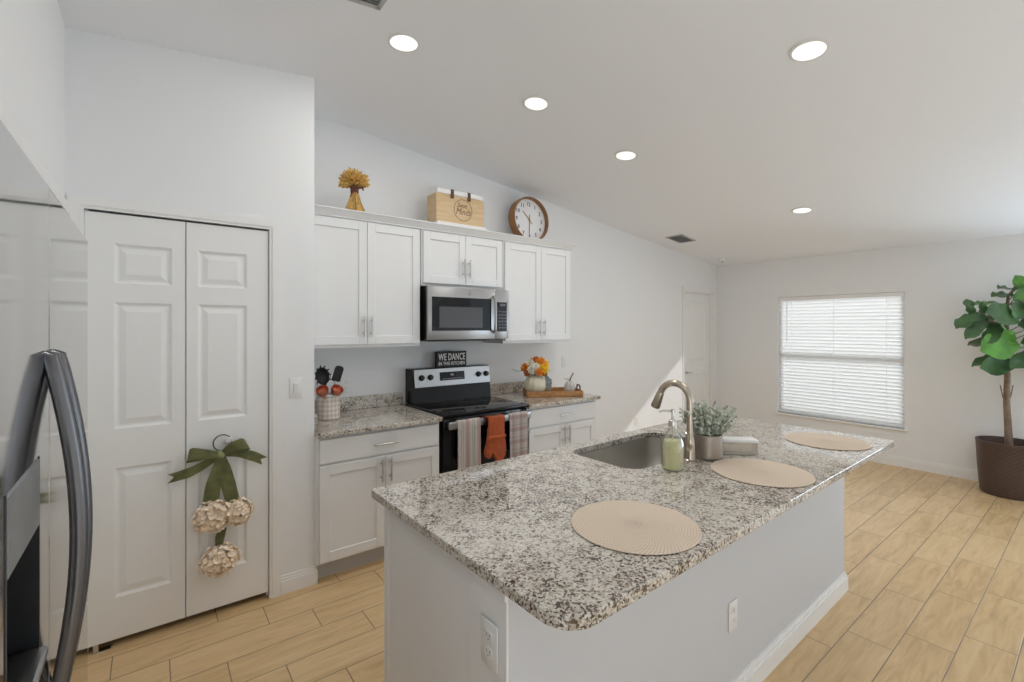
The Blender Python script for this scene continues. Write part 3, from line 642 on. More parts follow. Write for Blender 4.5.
# acrylic box with a white lid
ab = thing('napkin_box', 'low clear box with a white lid behind the middle placemat', 'box', (2.31, 1.145, .915), math.radians(-41))
mb = MB(); mb.box(-.085, .085, -.035, .035, .001, .062, .003); part('box_body', mb, glass('clear_acrylic', (.93, .91, .87), .14, .03, (.62, .58, .52), .25), ab, local=True)
mb = MB(); mb.box(-.088, .088, -.038, .038, .062, .076, .004, 2); part('lid', mb, WHP, ab, local=True)

# placemats
def mat_weave():
    m, nt, b = nmat('woven_placemat'); L = nt.links.new
    tc = N(nt, 'ShaderNodeTexCoord'); sx = N(nt, 'ShaderNodeSeparateXYZ'); L(tc.outputs['Object'], sx.inputs[0])
    ln = N(nt, 'ShaderNodeVectorMath', operation='LENGTH'); L(tc.outputs['Object'], ln.inputs[0])
    at = N(nt, 'ShaderNodeMath', operation='ARCTAN2'); L(sx.outputs[1], at.inputs[0]); L(sx.outputs[0], at.inputs[1])
    def M(op, x, y): 
        n = N(nt, 'ShaderNodeMath', operation=op); 
        for i, q in enumerate((x, y)):
            if q is None: continue
            if isinstance(q, (int, float)): n.inputs[i].default_value = q
            else: L(q, n.inputs[i])
        return n.outputs[0]
    ring = M('SINE', M('MULTIPLY', ln.outputs['Value'], 2 * PI / .0085), None); rad = M('SINE', M('ADD', M('MULTIPLY', at.outputs[0], 96), M('MULTIPLY', ln.outputs['Value'], 2 * PI / .017)), None)
    h = M('MULTIPLY', M('ADD', ring, rad), .25)
    r = ramp(nt, [(0, (.52, .41, .31)), (.5, (.69, .57, .455)), (1, (.78, .66, .55))]); L(M('ADD', h, .5), r.inputs[0]); L(r.outputs[0], b.inputs['Base Color']); b.inputs['Roughness'].default_value = .8
    bp = N(nt, 'ShaderNodeBump'); bp.inputs['Strength'].default_value = .6; bp.inputs['Distance'].default_value = .002; L(h, bp.inputs['Height']); L(bp.outputs[0], b.inputs['Normal']); return m
WEAVE = mat_weave()
mb = MB(); prof = [(0, .001), (.196, .001), (.2, .003), (.198, .0055)]
for i in range(22): r = .192 - i * .0085; prof += [(r, .0065), (r - .004, .0055)]
prof += [(0, .006)]; mb.lathe(prof, 72)
pm = single('placemat', mb, WEAVE, 'round woven beige placemat nearest the rounded front corner of the island', 'placemat', 'round woven placemats on the island'); pm.location = (1.215, .932, .915)
for loc, lab in (((2.09, .935, .915), 'round woven beige placemat in the middle, beside the silver plant pot'), ((2.94, .968, .915), 'round woven beige placemat at the far window end of the island')):
    o = pm.copy(); C.objects.link(o); o.location = loc; o['label'] = lab

# ------------------------------------------------------------------ outlets and switches
def outlet(label, loc, rz, kind='outlet'):
    t = thing('wall_outlet' if kind == 'outlet' else 'light_switch', label, kind if kind == 'outlet' else 'light switch', loc, rz)
    mb = MB(); mb.box(-.036, .036, -.005, 0, -.059, .059, .003, 2); part('cover_plate', mb, WHP, t, local=True)
    if kind == 'outlet':
        for z in (-.021, .021):
            mb = MB(); mb.prism(rrect(-.017, .017, -.0145, .0145, .012, 5), .005, .0068, M=Matrix.Translation((0, 0, z)) @ Matrix.Rotation(PI / 2, 4, 'X')); r = part('receptacle', mb, WHP, t, local=True)
            mb = MB(); [mb.box(x - .001, x + .001, -.0072, -.0066, z - .001, z + .008) for x in (-.006, .006)]; mb.cyl((0, -.0066, z - .007), .0022, .0006, '-y', 8); part('slots', mb, GREYP, r, local=True)
    else:
        mb = MB(); mb.box(-.017, .017, -.0075, -.004, -.034, .034, .0015); part('frame', mb, WHP, t, local=True); mb = MB(); mb.box(-.014, .014, -.011, -.006, -.030, .030, .003, 1, Matrix.Rotation(.06, 4, 'X')); part('rocker', mb, WHP, t, local=True)
    return t
outlet('white rocker light switch on the wall right of the pantry door', (.677, YP, 1.186), 0, 'switch')
o_end = outlet('white duplex outlet on the narrow end of the island', (.7025, .992, .722), -PI / 2)
o_back = outlet('white duplex outlet low on the long back of the island', (1.872, PY[0] - .0005, .375), 0)
outlet('white duplex outlet on the wall right of the wooden tray, under the cabinet end', (3.455, YN, 1.175), 0)
outlet('white duplex outlet on the wall above the left countertop, behind the utensils', (1.17, YN, 1.105), 0)
outlet('white duplex outlet low on the bare wall left of the far door', (4.67, YN, .40), 0)

# ------------------------------------------------------------------ ceiling fixtures
SLR = math.atan(.1183)
LENS = mat('downlight_lens', (.9, .9, .88), .5, emit=(1, .985, .95), es=.9, var=.01)
def on_ceiling(o, x, y):
    sl = math.atan((zc(x + .02) - zc(x - .02)) / .04); o.location = (x, y, zc(x) - .001); o.rotation_euler = (0, -sl, 0)
dl0 = None
for x, y, lab in ((1.069, 2.318, 'round recessed downlight nearest the pantry wall'), (1.949, 2.261, 'round recessed downlight above the range aisle, second from the pantry'), (2.557, .914, 'round recessed downlight over the middle of the island, largest in view'),
                  (2.888, 2.293, 'round recessed downlight in line after the clock, between range and ceiling vent'), (4.814, 1.78, 'round recessed downlight farthest away, above the window end of the room'),
                  (-.05, .75, 'unseen recessed downlight added to brighten the aisle beside the refrigerator'), (4.7, -.4, 'unseen recessed downlight added to brighten the floor right of the island')):  # last two are unseen, added to brighten the room
    t = thing('downlight', lab, 'ceiling light', (0, 0, 0), group='recessed ceiling downlights')
    mb = MB(); mb.lathe([(.072, 0), (.086, 0), (.086, -.004), (.078, -.007), (.072, -.006), (.072, 0)], 40, cap=False); part('trim_ring', mb, WHP, t, local=True)
    mb = MB(); mb.lathe([(.073, -.001), (.073, -.005), (0, -.006)], 40); part('lens', mb, LENS, t, local=True)
    on_ceiling(t, x, y)
    l = lamp('downlight_glow', 'AREA', (x, y, zc(x) - .02), (0, 0, -1), DOWNLIGHT_W, (1, .98, .94), .145); l.parent = t; l.location = (0, 0, -.012); l.rotation_euler = (0, 0, 0)
def register(label, x, y, lx, ly):
    t = thing('ceiling_vent', label, 'vent', (0, 0, 0)); f = MB(); a, b = lx / 2, ly / 2
    for q in ((-a, a, -b, -b + .025), (-a, a, b - .025, b), (-a, -a + .025, -b, b), (a - .025, a, -b, b)): f.box(*q, -.008, 0, .001)
    part('frame', f, mat('vent_grey', (.48, .48, .48), .5, var=.05), t, local=True); s = MB(); n = 9
    for i in range(n): s.box(-a + .02, a - .02, -.011, .011, -.0012, .0012, 0, 1, Matrix.Translation((0, -b + .03 + (ly - .06) * i / (n - 1), -.008)) @ Matrix.Rotation(.7, 4, 'X'))
    part('louvres', s, mat('vent_louvre_grey', (.40, .40, .40), .5, var=.05), t, local=True); k = MB(); k.box(-a + .02, a - .02, -b + .02, b - .02, -.002, 0); part('duct_back', k, GREYP, t, local=True)
    on_ceiling(t, x, y); return t
register('grey square air vent on the ceiling slope near the far corner', 5.05, 3.19, .30, .22)
register('white air vent at the top edge of the picture, above the pantry corner', .70, 2.03, .32, .2)
sm = thing('smoke_detector', 'small round white smoke detector on the ceiling in the far corner', 'smoke detector')
mb = MB(); mb.lathe([(0, 0), (.06, 0), (.06, -.012), (.052, -.03), (.03, -.036), (0, -.037)], 28); part('housing', mb, WHP, sm, local=True); mb = MB(); mb.lathe([(.02, -.036), (.02, -.0385), (0, -.0385)], 16); part('test_button', mb, GREYP, sm, local=True); on_ceiling(sm, 6.2, 3.28)
# ------------------------------------------------------------------ things on the cabinet ledge
ZT = 2.3465
WHEAT = mat('wheat_straw', (.62, .40, .13), .7, var=.35, vscale=40); WEAR = mat('wheat_ears', (.66, .42, .12), .75, var=.4, vscale=60)
RIB = mat('burgundy_ribbon', (.16, .045, .025), .6, var=.3, vscale=60)
wx, wy = 1.142, 3.29
ws = thing('wheat_sheaf', 'golden bundle of dried wheat tied with a dark red ribbon on the cabinet ledge', 'dried wheat', (wx, wy, ZT))
rr = random.Random(5); st = MB(); er = MB(); zt_ = ZT + .165
for i in range(110):
    th = rr.uniform(0, 2 * PI); q = rr.random() ** .5; r0 = .082 * q; c_, s_ = math.cos(th), math.sin(th)
    st.tube([(wx + r0 * c_, wy + r0 * s_, ZT + .001), (wx + r0 * .55 * c_, wy + r0 * .55 * s_, ZT + .08), (wx + .020 * q * c_, wy + .020 * q * s_, zt_)], .0028, 5)
for i in range(430):
    th = rr.uniform(0, 2 * PI); ph = 2.0 * rr.random() ** .6; d = Vector((math.sin(ph) * math.cos(th), math.sin(ph) * math.sin(th), math.cos(ph) + .15)).normalized()
    a = Vector((wx, wy, zt_ + .050)); L_ = rr.uniform(.06, .116); lo = L_ * .25
    P_ = [a + d * (lo + (L_ - lo) * k / 5) for k in range(6)]; er.tube(P_, [.003, .006, .0082, .0082, .006, .002], 6)
part('stems', st, WHEAT, ws, smooth=0); part('ears', er, WEAR, ws, smooth=0)
mb = MB(); mb.lathe([(.024, -.022), (.028, -.01), (.028, .012), (.034, .03), (.022, .032)], 20, Matrix.Translation((wx, wy, zt_ - .008)))
mb.tube([(wx - .005, wy - .03, zt_), (wx - .025, wy - .038, zt_ - .03), (wx - .042, wy - .036, zt_ - .055)], [.010, .012, .006], 8, flat=.35); mb.tube([(wx + .01, wy - .03, zt_ + .01), (wx + .045, wy - .034, zt_ + .02), (wx + .052, wy - .03, zt_ + .0)], [.009, .012, .005], 8, flat=.35); part('ribbon', mb, RIB, ws)

LW = wood('pale_pine', (.58, .40, .215), (.70, .52, .315), (2, 2, 14)); LEA = mat('dark_leather', (.10, .05, .03), .6, var=.2)
bb = thing('wooden_box', 'pale wooden box with white lid, leather straps and round script emblem on the ledge', 'box', (2.01, 3.35, ZT))
bx0, bx1, by0, by1 = 1.782, 2.236, 3.272, 3.425
mb = MB(); mb.box(bx0 + .004, bx1 + .022, by0 - .012, by1, ZT, ZT + .040, .003); part('base', mb, TRIM, bb)
mb = MB(); mb.box(bx0, bx1, by0, by1, ZT + .040, 2.613, .003); bod = part('body', mb, LW, bb)
mb = MB(); mb.box(bx0 + .006, bx1 - .02, by0 - .006, by1, 2.613, 2.650, .003); part('lid', mb, TRIM, bb)
for x in (1.925, 2.085):
    mb = MB(); mb.box(x - .014, x + .014, by0 - .011, by0 - .001, 2.585, 2.652, .002); mb.box(x - .014, x + .014, by0 - .011, by0 + .04, 2.650, 2.655, .002); part('strap', mb, LEA, bb)
EMB = mat('burnt_emblem', (.14, .07, .03), .7, var=.2)
ex, ez, er_ = 2.03, 2.503, .088
mb = MB(); mb.lathe([(er_ - .004, 0), (er_, 0), (er_, .001), (er_ - .004, .001), (er_ - .004, 0)], 48, Matrix.Translation((ex, by0, ez)) @ Matrix.Rotation(PI / 2, 4, 'X'), cap=False)
def fit(txt, wd, ht, shear=0, spacing=1, bold=0, uniform=False):
    t = text_mesh(txt, 1, .5, shear, spacing, bold=bold); xs_ = [v.co.x for v in t.verts]; ys_ = [v.co.y for v in t.verts]
    sx, sy = wd / (max(xs_) - min(xs_)), ht / (max(ys_) - min(ys_)); sx = sy if uniform else sx; cx, cy = (max(xs_) + min(xs_)) / 2, (max(ys_) + min(ys_)) / 2
    bmesh.ops.transform(t, matrix=Matrix.Diagonal((sx, sy, .001, 1)) @ Matrix.Translation((-cx, -cy, 0)), verts=t.verts[:]); return t
mb.add(fit('Sweet', .10, .040, .35), FACE_S(ex - .005, by0 - .0005, ez + .040)); mb.add(fit('Minds', .145, .052, .35), FACE_S(ex + .005, by0 - .0005, ez - .012))
part('emblem', mb, EMB, bod, smooth=0)

ck = thing('wall_clock', 'round wooden rimmed clock with white face standing on the ledge against the wall', 'clock', (2.872, 3.41, ZT), -.0)
CKW = wood('honey_wood', (.20, .09, .028), (.33, .165, .055), (3, 3, 3), .4)
CM = Matrix.Translation((2.842, 3.385, ZT + .2145)) @ Matrix.Rotation(-.05, 4, 'X') @ Matrix.Rotation(PI / 2, 4, 'X')    # local +z looks south
mb = MB(); mb.lathe([(.190, -.06), (.213, -.06), (.215, .02), (.212, .030), (.204, .031), (.200, .026), (.1985, -.012), (.19, -.012)], 64, CM, cap=False); part('rim', mb, CKW, ck)
mb = MB(); mb.lathe([(.199, -.016), (.199, -.0118), (0, -.0118)], 64, CM); fa = part('dial', mb, mat('clock_face', (.80, .80, .81), .45, var=.01), ck)
INK = mat('clock_ink', (.05, .055, .08), .5, var=.1); mb = MB()
for k in range(1, 13):
    a = PI / 2 - k * PI / 6; mb.add(fit(str(k), 1, .037, bold=.02, uniform=True), CM @ Matrix.Translation((.152 * math.cos(a), .152 * math.sin(a), -.0115)))
for k in range(60): a = k * PI / 30; mb.box(.180, .186, -.0008, .0008, -.0119, -.0113, 0, 1, CM @ Matrix.Rotation(a, 4, 'Z'))
part('numerals', mb, INK, fa, smooth=0)
HND = mat('gold_hand', (.42, .27, .09), .4, .5, var=.05)
for nm, ang_, ln, tl, z_ in (('hour_hand', PI / 2 - 10.5 * PI / 6, .115, .05, -.008), ('minute_hand', -PI / 2 - .06, .15, .05, -.006)):
    mb = MB(); mb.prism([(-tl, -.004), (ln * .8, -.0045), (ln, 0), (ln * .8, .0045), (-tl, .004)], z_ - .001, z_ + .001, M=CM @ Matrix.Rotation(ang_, 4, 'Z')); part(nm, mb, HND, ck, smooth=0)
mb = MB(); mb.lathe([(.009, -.012), (.009, -.003), (0, -.002)], 16, CM); part('hub', mb, HND, ck)

# ------------------------------------------------------------------ sign on the range
sg = thing('box_sign', 'small black box sign with white lettering standing on the range backguard', 'sign', (2.035, 3.48, 1.2055))
mb = MB(); mb.box(1.892, 2.182, 3.462, 3.50, 1.2055, 1.337, .002); part('board', mb, BLACK, sg)
mb = MB(); mb.add(fit('WE DANCE', .262, .060, 0, 1.05, .02), FACE_S(2.037, 3.4615, 1.292)); mb.add(fit('IN THIS KITCHEN', .256, .030, 0, 1.05, .02), FACE_S(2.037, 3.4615, 1.236)); part('lettering', mb, LETTER, sg, smooth=0)

# ------------------------------------------------------------------ utensil crock
cx_, cy_ = .968, 3.31
def basket_mat():
    m, nt, b = nmat('pale_check_weave'); L = nt.links.new
    tc = N(nt, 'ShaderNodeTexCoord'); w1_ = N(nt, 'ShaderNodeTexWave', bands_direction='Z'); w1_.inputs['Scale'].default_value = 10; w1_.inputs['Distortion'].default_value = .6; L(tc.outputs['Object'], w1_.inputs[0])
    w2_ = N(nt, 'ShaderNodeTexWave', bands_direction='X'); w2_.inputs['Scale'].default_value = 12; w2_.inputs['Distortion'].default_value = .6; L(tc.outputs['Object'], w2_.inputs[0])
    a = N(nt, 'ShaderNodeMath', operation='ADD'); L(w1_.outputs['Fac'], a.inputs[0]); L(w2_.outputs['Fac'], a.inputs[1]); h = N(nt, 'ShaderNodeMath', operation='MULTIPLY'); L(a.outputs[0], h.inputs[0]); h.inputs[1].default_value = .5
    r = ramp(nt, [(.05, (.52, .43, .37)), (.5, (.66, .59, .52)), (.9, (.76, .72, .67))]); L(h.outputs[0], r.inputs[0]); L(r.outputs[0], b.inputs['Base Color']); b.inputs['Roughness'].default_value = .5; return m
cr = thing('utensil_crock', 'pale checked ceramic crock of cooking utensils on the left countertop', 'crock', (cx_, cy_, .915))
mb = MB(); prof = [(0, 0), (.070, 0), (.074, .004)]
for i in range(7): prof += [(.076, .012 + i * .022), (.0735, .022 + i * .022)]
prof += [(.077, .168), (.074, .171), (.070, .166), (.069, .02), (0, .02)]; mb.lathe(prof, 40, Matrix.Translation((cx_, cy_, .9155))); part('pot', mb, basket_mat(), cr)
mb = MB(); mb.lathe([(.0775, .160), (.080, .163), (.080, .170), (.0775, .173)], 40, Matrix.Translation((cx_, cy_, .9155)), cap=False); part('rim', mb, TRIM, cr)
def utensil(name, label, cat, base, tip, head, hm, handle_r=.0055, hmat=None):
    t = thing(name, label, cat, base, group='utensils in the crock'); mb = MB(); b_, t_ = Vector(base), Vector(tip); mb.tube([b_, b_.lerp(t_, .5), t_], handle_r, 10); part('handle', mb, hmat or hm, t)
    d = (t_ - b_).normalized(); up = Vector((0, -1, 0)); x = up.cross(d).normalized(); up = d.cross(x).normalized()
    M_ = Matrix.Translation(t_) @ Matrix((x, d, up)).transposed().to_4x4()          # head: local y along the handle, local z towards the viewer
    mb = MB(); head(mb, M_); part('head', mb, hm, t); return t
def h_spat(mb, M_): mb.prism(rrect(-.030, .030, -.005, .105, (.022, .022, .014, .014), 6), -.002, .002, M=M_)
def h_past(mb, M_):
    t = bmesh.new(); bmesh.ops.create_uvsphere(t, u_segments=20, v_segments=12, radius=1); bmesh.ops.delete(t, geom=[v for v in t.verts if v.co.z > .15], context='VERTS'); bmesh.ops.solidify(t, geom=t.faces[:], thickness=.08)
    mb.add(t, M_ @ Matrix.Translation((0, .05, .012)) @ Matrix.Diagonal((.044, .062, .034, 1)))
    for k in range(9):
        a = math.radians(-30 + k * 30); p = Vector((.042 * math.cos(a), .05 + .060 * math.sin(a), .006)); q = p + Vector((.014 * math.cos(a), .018 * math.sin(a), .022)); mb.tube([M_ @ p, M_ @ p.lerp(q, .5), M_ @ q], [.0055, .0045, .003], 6)
def h_cup(mb, M_): mb.lathe([(.022, -.020), (.035, -.014), (.040, .0), (.040, .020), (.038, .020), (.037, 0), (.030, -.010), (0, -.015)], 24, M_ @ Matrix.Translation((0, .030, 0)) @ Matrix.Rotation(-1.15, 4, 'X'))
utensil('pasta_server', 'black toothed pasta server leaning left in the crock', 'utensil', (.985, 3.300, .94), (.930, 3.285, 1.165), h_past, BLACK)
utensil('spatula', 'black flat spatula leaning right in the crock', 'utensil', (.945, 3.305, .94), (1.008, 3.280, 1.175), h_spat, BLACK, hmat=NICKEL)
utensil('measuring_cup', 'copper measuring cup at the left front of the crock', 'measuring cup', (.975, 3.275, .94), (.920, 3.245, 1.085), h_cup, COPPER)
utensil('measuring_cup', 'smaller copper measuring cup at the middle front of the crock, below the spatula', 'measuring cup', (.955, 3.290, .94), (.994, 3.248, 1.083), h_cup, COPPER)
utensil('whisk', 'black balloon brush head beside the pasta server in the crock', 'utensil', (.93, 3.32, .94), (.958, 3.335, 1.15), lambda mb, M_: [mb.tube([M_ @ Vector((0, 0, 0)), M_ @ Vector((.022 * math.cos(a), .03, .022 * math.sin(a))), M_ @ Vector((.026 * math.cos(a), .06, .026 * math.sin(a))), M_ @ Vector((0, .095, 0))], .0022, 6) for a in [k * PI / 5 for k in range(10)]], BLACK)

# ------------------------------------------------------------------ towels and mitt on the oven handle
def stripes(name, plaid):
    m, nt, b = nmat(name); L = nt.links.new
    tc = N(nt, 'ShaderNodeTexCoord'); sx = N(nt, 'ShaderNodeSeparateXYZ'); L(tc.outputs['Object'], sx.inputs[0])
    def band(o, per, stops):
        a = N(nt, 'ShaderNodeMath', operation='DIVIDE'); L(sx.outputs[o], a.inputs[0]); a.inputs[1].default_value = per; f = N(nt, 'ShaderNodeMath', operation='FRACT'); L(a.outputs[0], f.inputs[0]); r = ramp(nt, stops, 'CONSTANT' if not plaid else 'LINEAR'); L(f.outputs[0], r.inputs[0]); return r.outputs[0]
    W_, P_, G_ = (.93, .88, .84), (.82, .62, .57), (.72, .65, .58)
    if plaid:
        st_ = [(0, W_), (.16, W_), (.2, (.74, .58, .55)), (.45, (.68, .52, .50)), (.5, (.84, .77, .73)), (.66, W_), (.7, (.66, .60, .58)), (.8, W_)]
        u, v = band(0, .075, st_), band(2, .095, st_); mx = N(nt, 'ShaderNodeMix', data_type='RGBA', blend_type='MULTIPLY'); mx.inputs[0].default_value = 1; L(u, mx.inputs[6]); L(v, mx.inputs[7])
        g = N(nt, 'ShaderNodeGamma'); g.inputs[1].default_value = .62; L(mx.outputs[2], g.inputs[0]); L(g.outputs[0], b.inputs['Base Color'])
    else: L(band(0, .098, [(0, P_), (.14, W_), (.36, G_), (.42, W_), (.52, (.72, .66, .55)), (.60, W_), (.78, P_), (.90, (.66, .54, .48))]), b.inputs['Base Color'])
    n = N(nt, 'ShaderNodeTexNoise'); n.inputs['Scale'].default_value = 500; L(tc.outputs['Object'], n.inputs['Vector']); bp = N(nt, 'ShaderNodeBump'); bp.inputs['Strength'].default_value = .3; bp.inputs['Distance'].default_value = .001; L(n.outputs['Fac'], bp.inputs['Height']); L(bp.outputs[0], b.inputs['Normal'])
    b.inputs['Roughness'].default_value = .9; b.inputs['Sheen Weight'].default_value = .2; return m
def drape(x0, x1, zf, zb, th, amp, y0=2.832, y1=2.8665, zt=.8795, n=18, seed=0):
    t = bmesh.new(); prof = [(y0, zf + (zt - .012 - zf) * k / 10) for k in range(11)] + [(y0 + .004, zt - .002), ((y0 + y1) / 2, zt + .003), (y1 - .004, zt - .002)] + [(y1, zt - .012 - (zt - .012 - zb) * k / 6) for k in range(7)]
    rows = []; lf = sum(math.dist(a, b) for a, b in zip(prof, prof[1:])); s_ = 0
    for j, (y, z) in enumerate(prof):
        drop = max(0, (zt - z) / (zt - zf)) if j < 11 else 0
        rows.append([t.verts.new((x0 + (x1 - x0) * k / n + .006 * drop * (k / n - .5), y - amp * drop * (.5 + .5 * math.sin(k * 2 * PI / n * 2.5 + seed)), z + (.004 * math.sin(k * .7 + seed) if j == 0 else 0))) for k in range(n + 1)])
    for a, b in zip(rows, rows[1:]):
        for k in range(n): t.faces.new((a[k], a[k + 1], b[k + 1], b[k]))
    bmesh.ops.solidify(t, geom=t.faces[:], thickness=th); return MB().add(t)
tw = thing('dish_towel', 'cream and rose striped dish towel folded over the oven handle, left of the mitt', 'towel', (1.80, 2.85, .53), group='towels on the oven handle')
part('cloth', drape(1.714, 1.905, .50, .60, .004, .012), stripes('striped_cotton', False), tw, smooth=60)
tw = thing('dish_towel', 'cream and rose plaid dish towel folded over the oven handle, right of the mitt', 'towel', (2.26, 2.85, .53), group='towels on the oven handle')
part('cloth', drape(2.176, 2.352, .50, .60, .004, .010, seed=2), stripes('plaid_cotton', True), tw, smooth=60)
ORG = mat('orange_quilted_cotton', (.40, .075, .016), .85, bump=.8, bscale=55, var=.25, vscale=30, sheen=.2)
om = thing('oven_mitt', 'burnt orange oven mitt hung over the oven handle between two towels', 'oven mitt', (2.03, 2.83, .545))
ol = [(1.960, .884), (1.958, .76), (1.948, .70), (1.930, .650), (1.927, .615), (1.938, .588), (1.962, .578), (1.984, .588), (1.996, .612), (2.003, .60), (2.014, .570), (2.036, .550), (2.064, .545), (2.092, .552), (2.112, .578), (2.120, .62), (2.116, .68), (2.106, .75), (2.103, .884)]
mb = MB(); mb.prism(ol, 0, .034, bev=.012, seg=4, M=Matrix(((1, 0, 0, 0), (0, 0, 1, 2.796), (0, 1, 0, 0), (0, 0, 0, 1)))); part('hand', mb, ORG, om, smooth=60)
mb = drape(1.948, 2.112, .80, .79, .014, .0, y0=2.812, y1=2.874, zt=.884); part('cuff', mb, ORG, om, smooth=60)
mb = MB(); mb.box(1.956, 2.108, 2.786, 2.799, .724, .742, .004, 2); part('seam_band', mb, mat('orange_piping', (.50, .12, .03), .8, var=.1), om)

# ------------------------------------------------------------------ tray, pumpkin vase, bouquet, fabric pumpkin
TA = -math.radians(31); TC = Vector((2.945, 3.185, .9155))
TW_ = wood('acacia', (.30, .13, .04), (.50, .26, .10), (8, 2, 8), .45)
tr = thing('wooden_tray', 'long brown wooden tray with black handles on the right countertop', 'tray', TC, TA)
mb = MB(); mb.box(-.255, .255, -.15, .15, 0, .012, .002); part('base', mb, TW_, tr, local=True)
for (a, b, c, d) in ((-.255, .255, -.15, -.136), (-.255, .255, .136, .15), (-.255, -.241, -.136, .136), (.241, .255, -.136, .136)): mb = MB(); mb.box(a, b, c, d, .0, .052, .003, 2); part('side', mb, TW_, tr, local=True)
for s_ in (-1, 1): mb = MB(); mb.tube([(s_ * .248, -.055, .050), (s_ * .248, -.050, .082), (s_ * .248, -.03, .090), (s_ * .248, .03, .090), (s_ * .248, .050, .082), (s_ * .248, .055, .050)], .0065, 10); part('handle', mb, BLACK, tr, local=True)
def pumpkin(mb, c, r, h, ribs, depth, top, n=64, m=14, taper=0):
    rings = []
    for i in range(m + 1):
        u = i / m; a = -PI / 2 + u * (PI / 2 + top); rad = r * max(.05, math.cos(a)) ** .7 * (1 - taper * u); z = c[2] + h * (math.sin(a) + 1) / (math.sin(top) + 1)
        rings.append([mb.bm.verts.new((c[0] + rad * (1 - depth * (abs(math.cos(ribs * k * PI / n))) ** 3) * math.cos(2 * PI * k / n), c[1] + rad * (1 - depth * (abs(math.cos(ribs * k * PI / n))) ** 3) * math.sin(2 * PI * k / n), z)) for k in range(n)])
    for A, B2 in zip(rings, rings[1:]):
        for k in range(n): j = (k + 1) % n; mb.bm.faces.new((A[k], A[j], B2[j], B2[k]))
    mb.bm.faces.new(rings[0][::-1]); return rings[-1]
vx, vy, vz = 2.79, 3.245, .9285
va = thing('pumpkin_vase', 'cream ribbed pumpkin vase at the left end of the wooden tray', 'vase', (vx, vy, vz))
mb = MB(); top = pumpkin(mb, (vx, vy, vz), .103, .175, 12, .05, 1.15); inn = [mb.bm.verts.new((vx + (v.co.x - vx) * .85, vy + (v.co.y - vy) * .85, v.co.z - .02)) for v in top]
for k in range(len(top)): j = (k + 1) % len(top); mb.bm.faces.new((top[k], top[j], inn[j], inn[k]))
mb.bm.faces.new(inn); part('body', mb, mat('cream_glaze', (.72, .67, .52), .4, var=.06, vscale=15), va, smooth=60)
PET = {n: mat(n, c, .65, var=.25, vscale=60) for n, c in (('orange_petal', (.72, .23, .02)), ('yellow_petal', (.86, .50, .03)), ('rust_petal', (.42, .12, .03)), ('cream_petal', (.76, .72, .60)), ('sage_leaf', (.20, .27, .20)), ('blue_grey_leaf', (.24, .30, .31)), ('flower_eye', (.06, .035, .02)))}
bq = thing('flower_bouquet', 'autumn bouquet of orange, yellow and cream flowers in the pumpkin vase', 'flowers', (vx, vy, 1.08))
def blossom(name, c, d, r, pm_, eye=True, layers=3, seed=0):
    rr = random.Random(seed); mb = MB(); d = Vector(d).normalized(); a = d.orthogonal().normalized(); b = d.cross(a); c = Vector(c)
    for l in range(layers):
        np_ = 9 - l; el = .15 + .42 * l
        for k in range(np_):
            t = 2 * PI * (k + .5 * l) / np_ + rr.uniform(-.1, .1); out = a * math.cos(t) + b * math.sin(t); dr_ = out * math.cos(el) + d * math.sin(el); mb.leaf(c + d * .003 * l, dr_, d, r * (1 - .16 * l), r * .62, .1, .2, 4)
    o = part('blossom', mb, pm_, bq, recalc=False)
    if eye: e_ = MB(); e_.sphere(c + d * .006, r * .22, sub=1); part('flower_eye', e_, PET['flower_eye'], o)
    sm_ = MB(); sm_.tube([(vx + (c.x - vx) * .15, vy + (c.y - vy) * .15, 1.07), c.lerp(Vector((vx, vy, 1.1)), .4), c], .003, 6); part('stem', sm_, PET['sage_leaf'], o)
VR = Vector((.79, -.613, 0)); VF = Vector((-.613, -.79, 0))          # towards image right / the viewer, as seen from the dining side
for i, (u, h_, f_, r_, c_, e_) in enumerate(((.065, 1.165, .06, .062, 'yellow_petal', 0), (.045, 1.225, .02, .055, 'orange_petal', 0), (-.095, 1.175, .03, .050, 'orange_petal', 1), (-.04, 1.16, .075, .045, 'cream_petal', 1), (-.05, 1.215, .03, .045, 'cream_petal', 1), (.0, 1.19, .07, .042, 'cream_petal', 1),
                                            (.01, 1.235, -.02, .050, 'rust_petal', 1), (-.075, 1.13, .06, .042, 'rust_petal', 0), (.03, 1.14, .09, .045, 'orange_petal', 0), (.09, 1.20, -.02, .048, 'yellow_petal', 0), (-.02, 1.22, -.05, .05, 'orange_petal', 0), (.075, 1.125, .05, .038, 'rust_petal', 0))):
    c = Vector((vx, vy, 0)) + VR * u + VF * f_ + Vector((0, 0, h_)); blossom('b', c, VF * .9 + VR * u * 6 + Vector((0, 0, .5)), r_, PET[c_], e_, seed=i)
rr = random.Random(11); mb = MB(); m2 = MB()
for i in range(34):
    t = rr.uniform(0, 2 * PI); d = Vector((math.cos(t), math.sin(t), rr.uniform(-.1, .9))).normalized(); mb.leaf(Vector((vx, vy, 1.10)) + d * rr.uniform(.05, .10), d, (0, 0, 1), rr.uniform(.05, .075), .026, .3, .2, 4)
for k in range(5): mb.leaf(Vector((vx, vy, 1.145)) - VR * (.12 + .014 * k) + VF * .03, -VR + Vector((0, 0, -.3 + .25 * k)), (0, 0, 1), .055, .022, .2, .2, 4)
for k in range(9): m2.leaf(Vector((vx, vy, 1.10)) + VR * (.085 + .008 * (k % 3)) + VF * .02 + Vector((0, 0, -.012 * k)), VR * rr.uniform(.3, 1) + VF * rr.uniform(-.4, .5) + Vector((0, 0, rr.uniform(-.8, .1))), VF, .06, .035, .2, .2, 4)
part('green_leaves', mb, PET['sage_leaf'], bq, recalc=False); part('grey_leaves', m2, PET['blue_grey_leaf'], bq, recalc=False, label='drooping blue grey leaves')
gx, gy = 3.085, 3.10
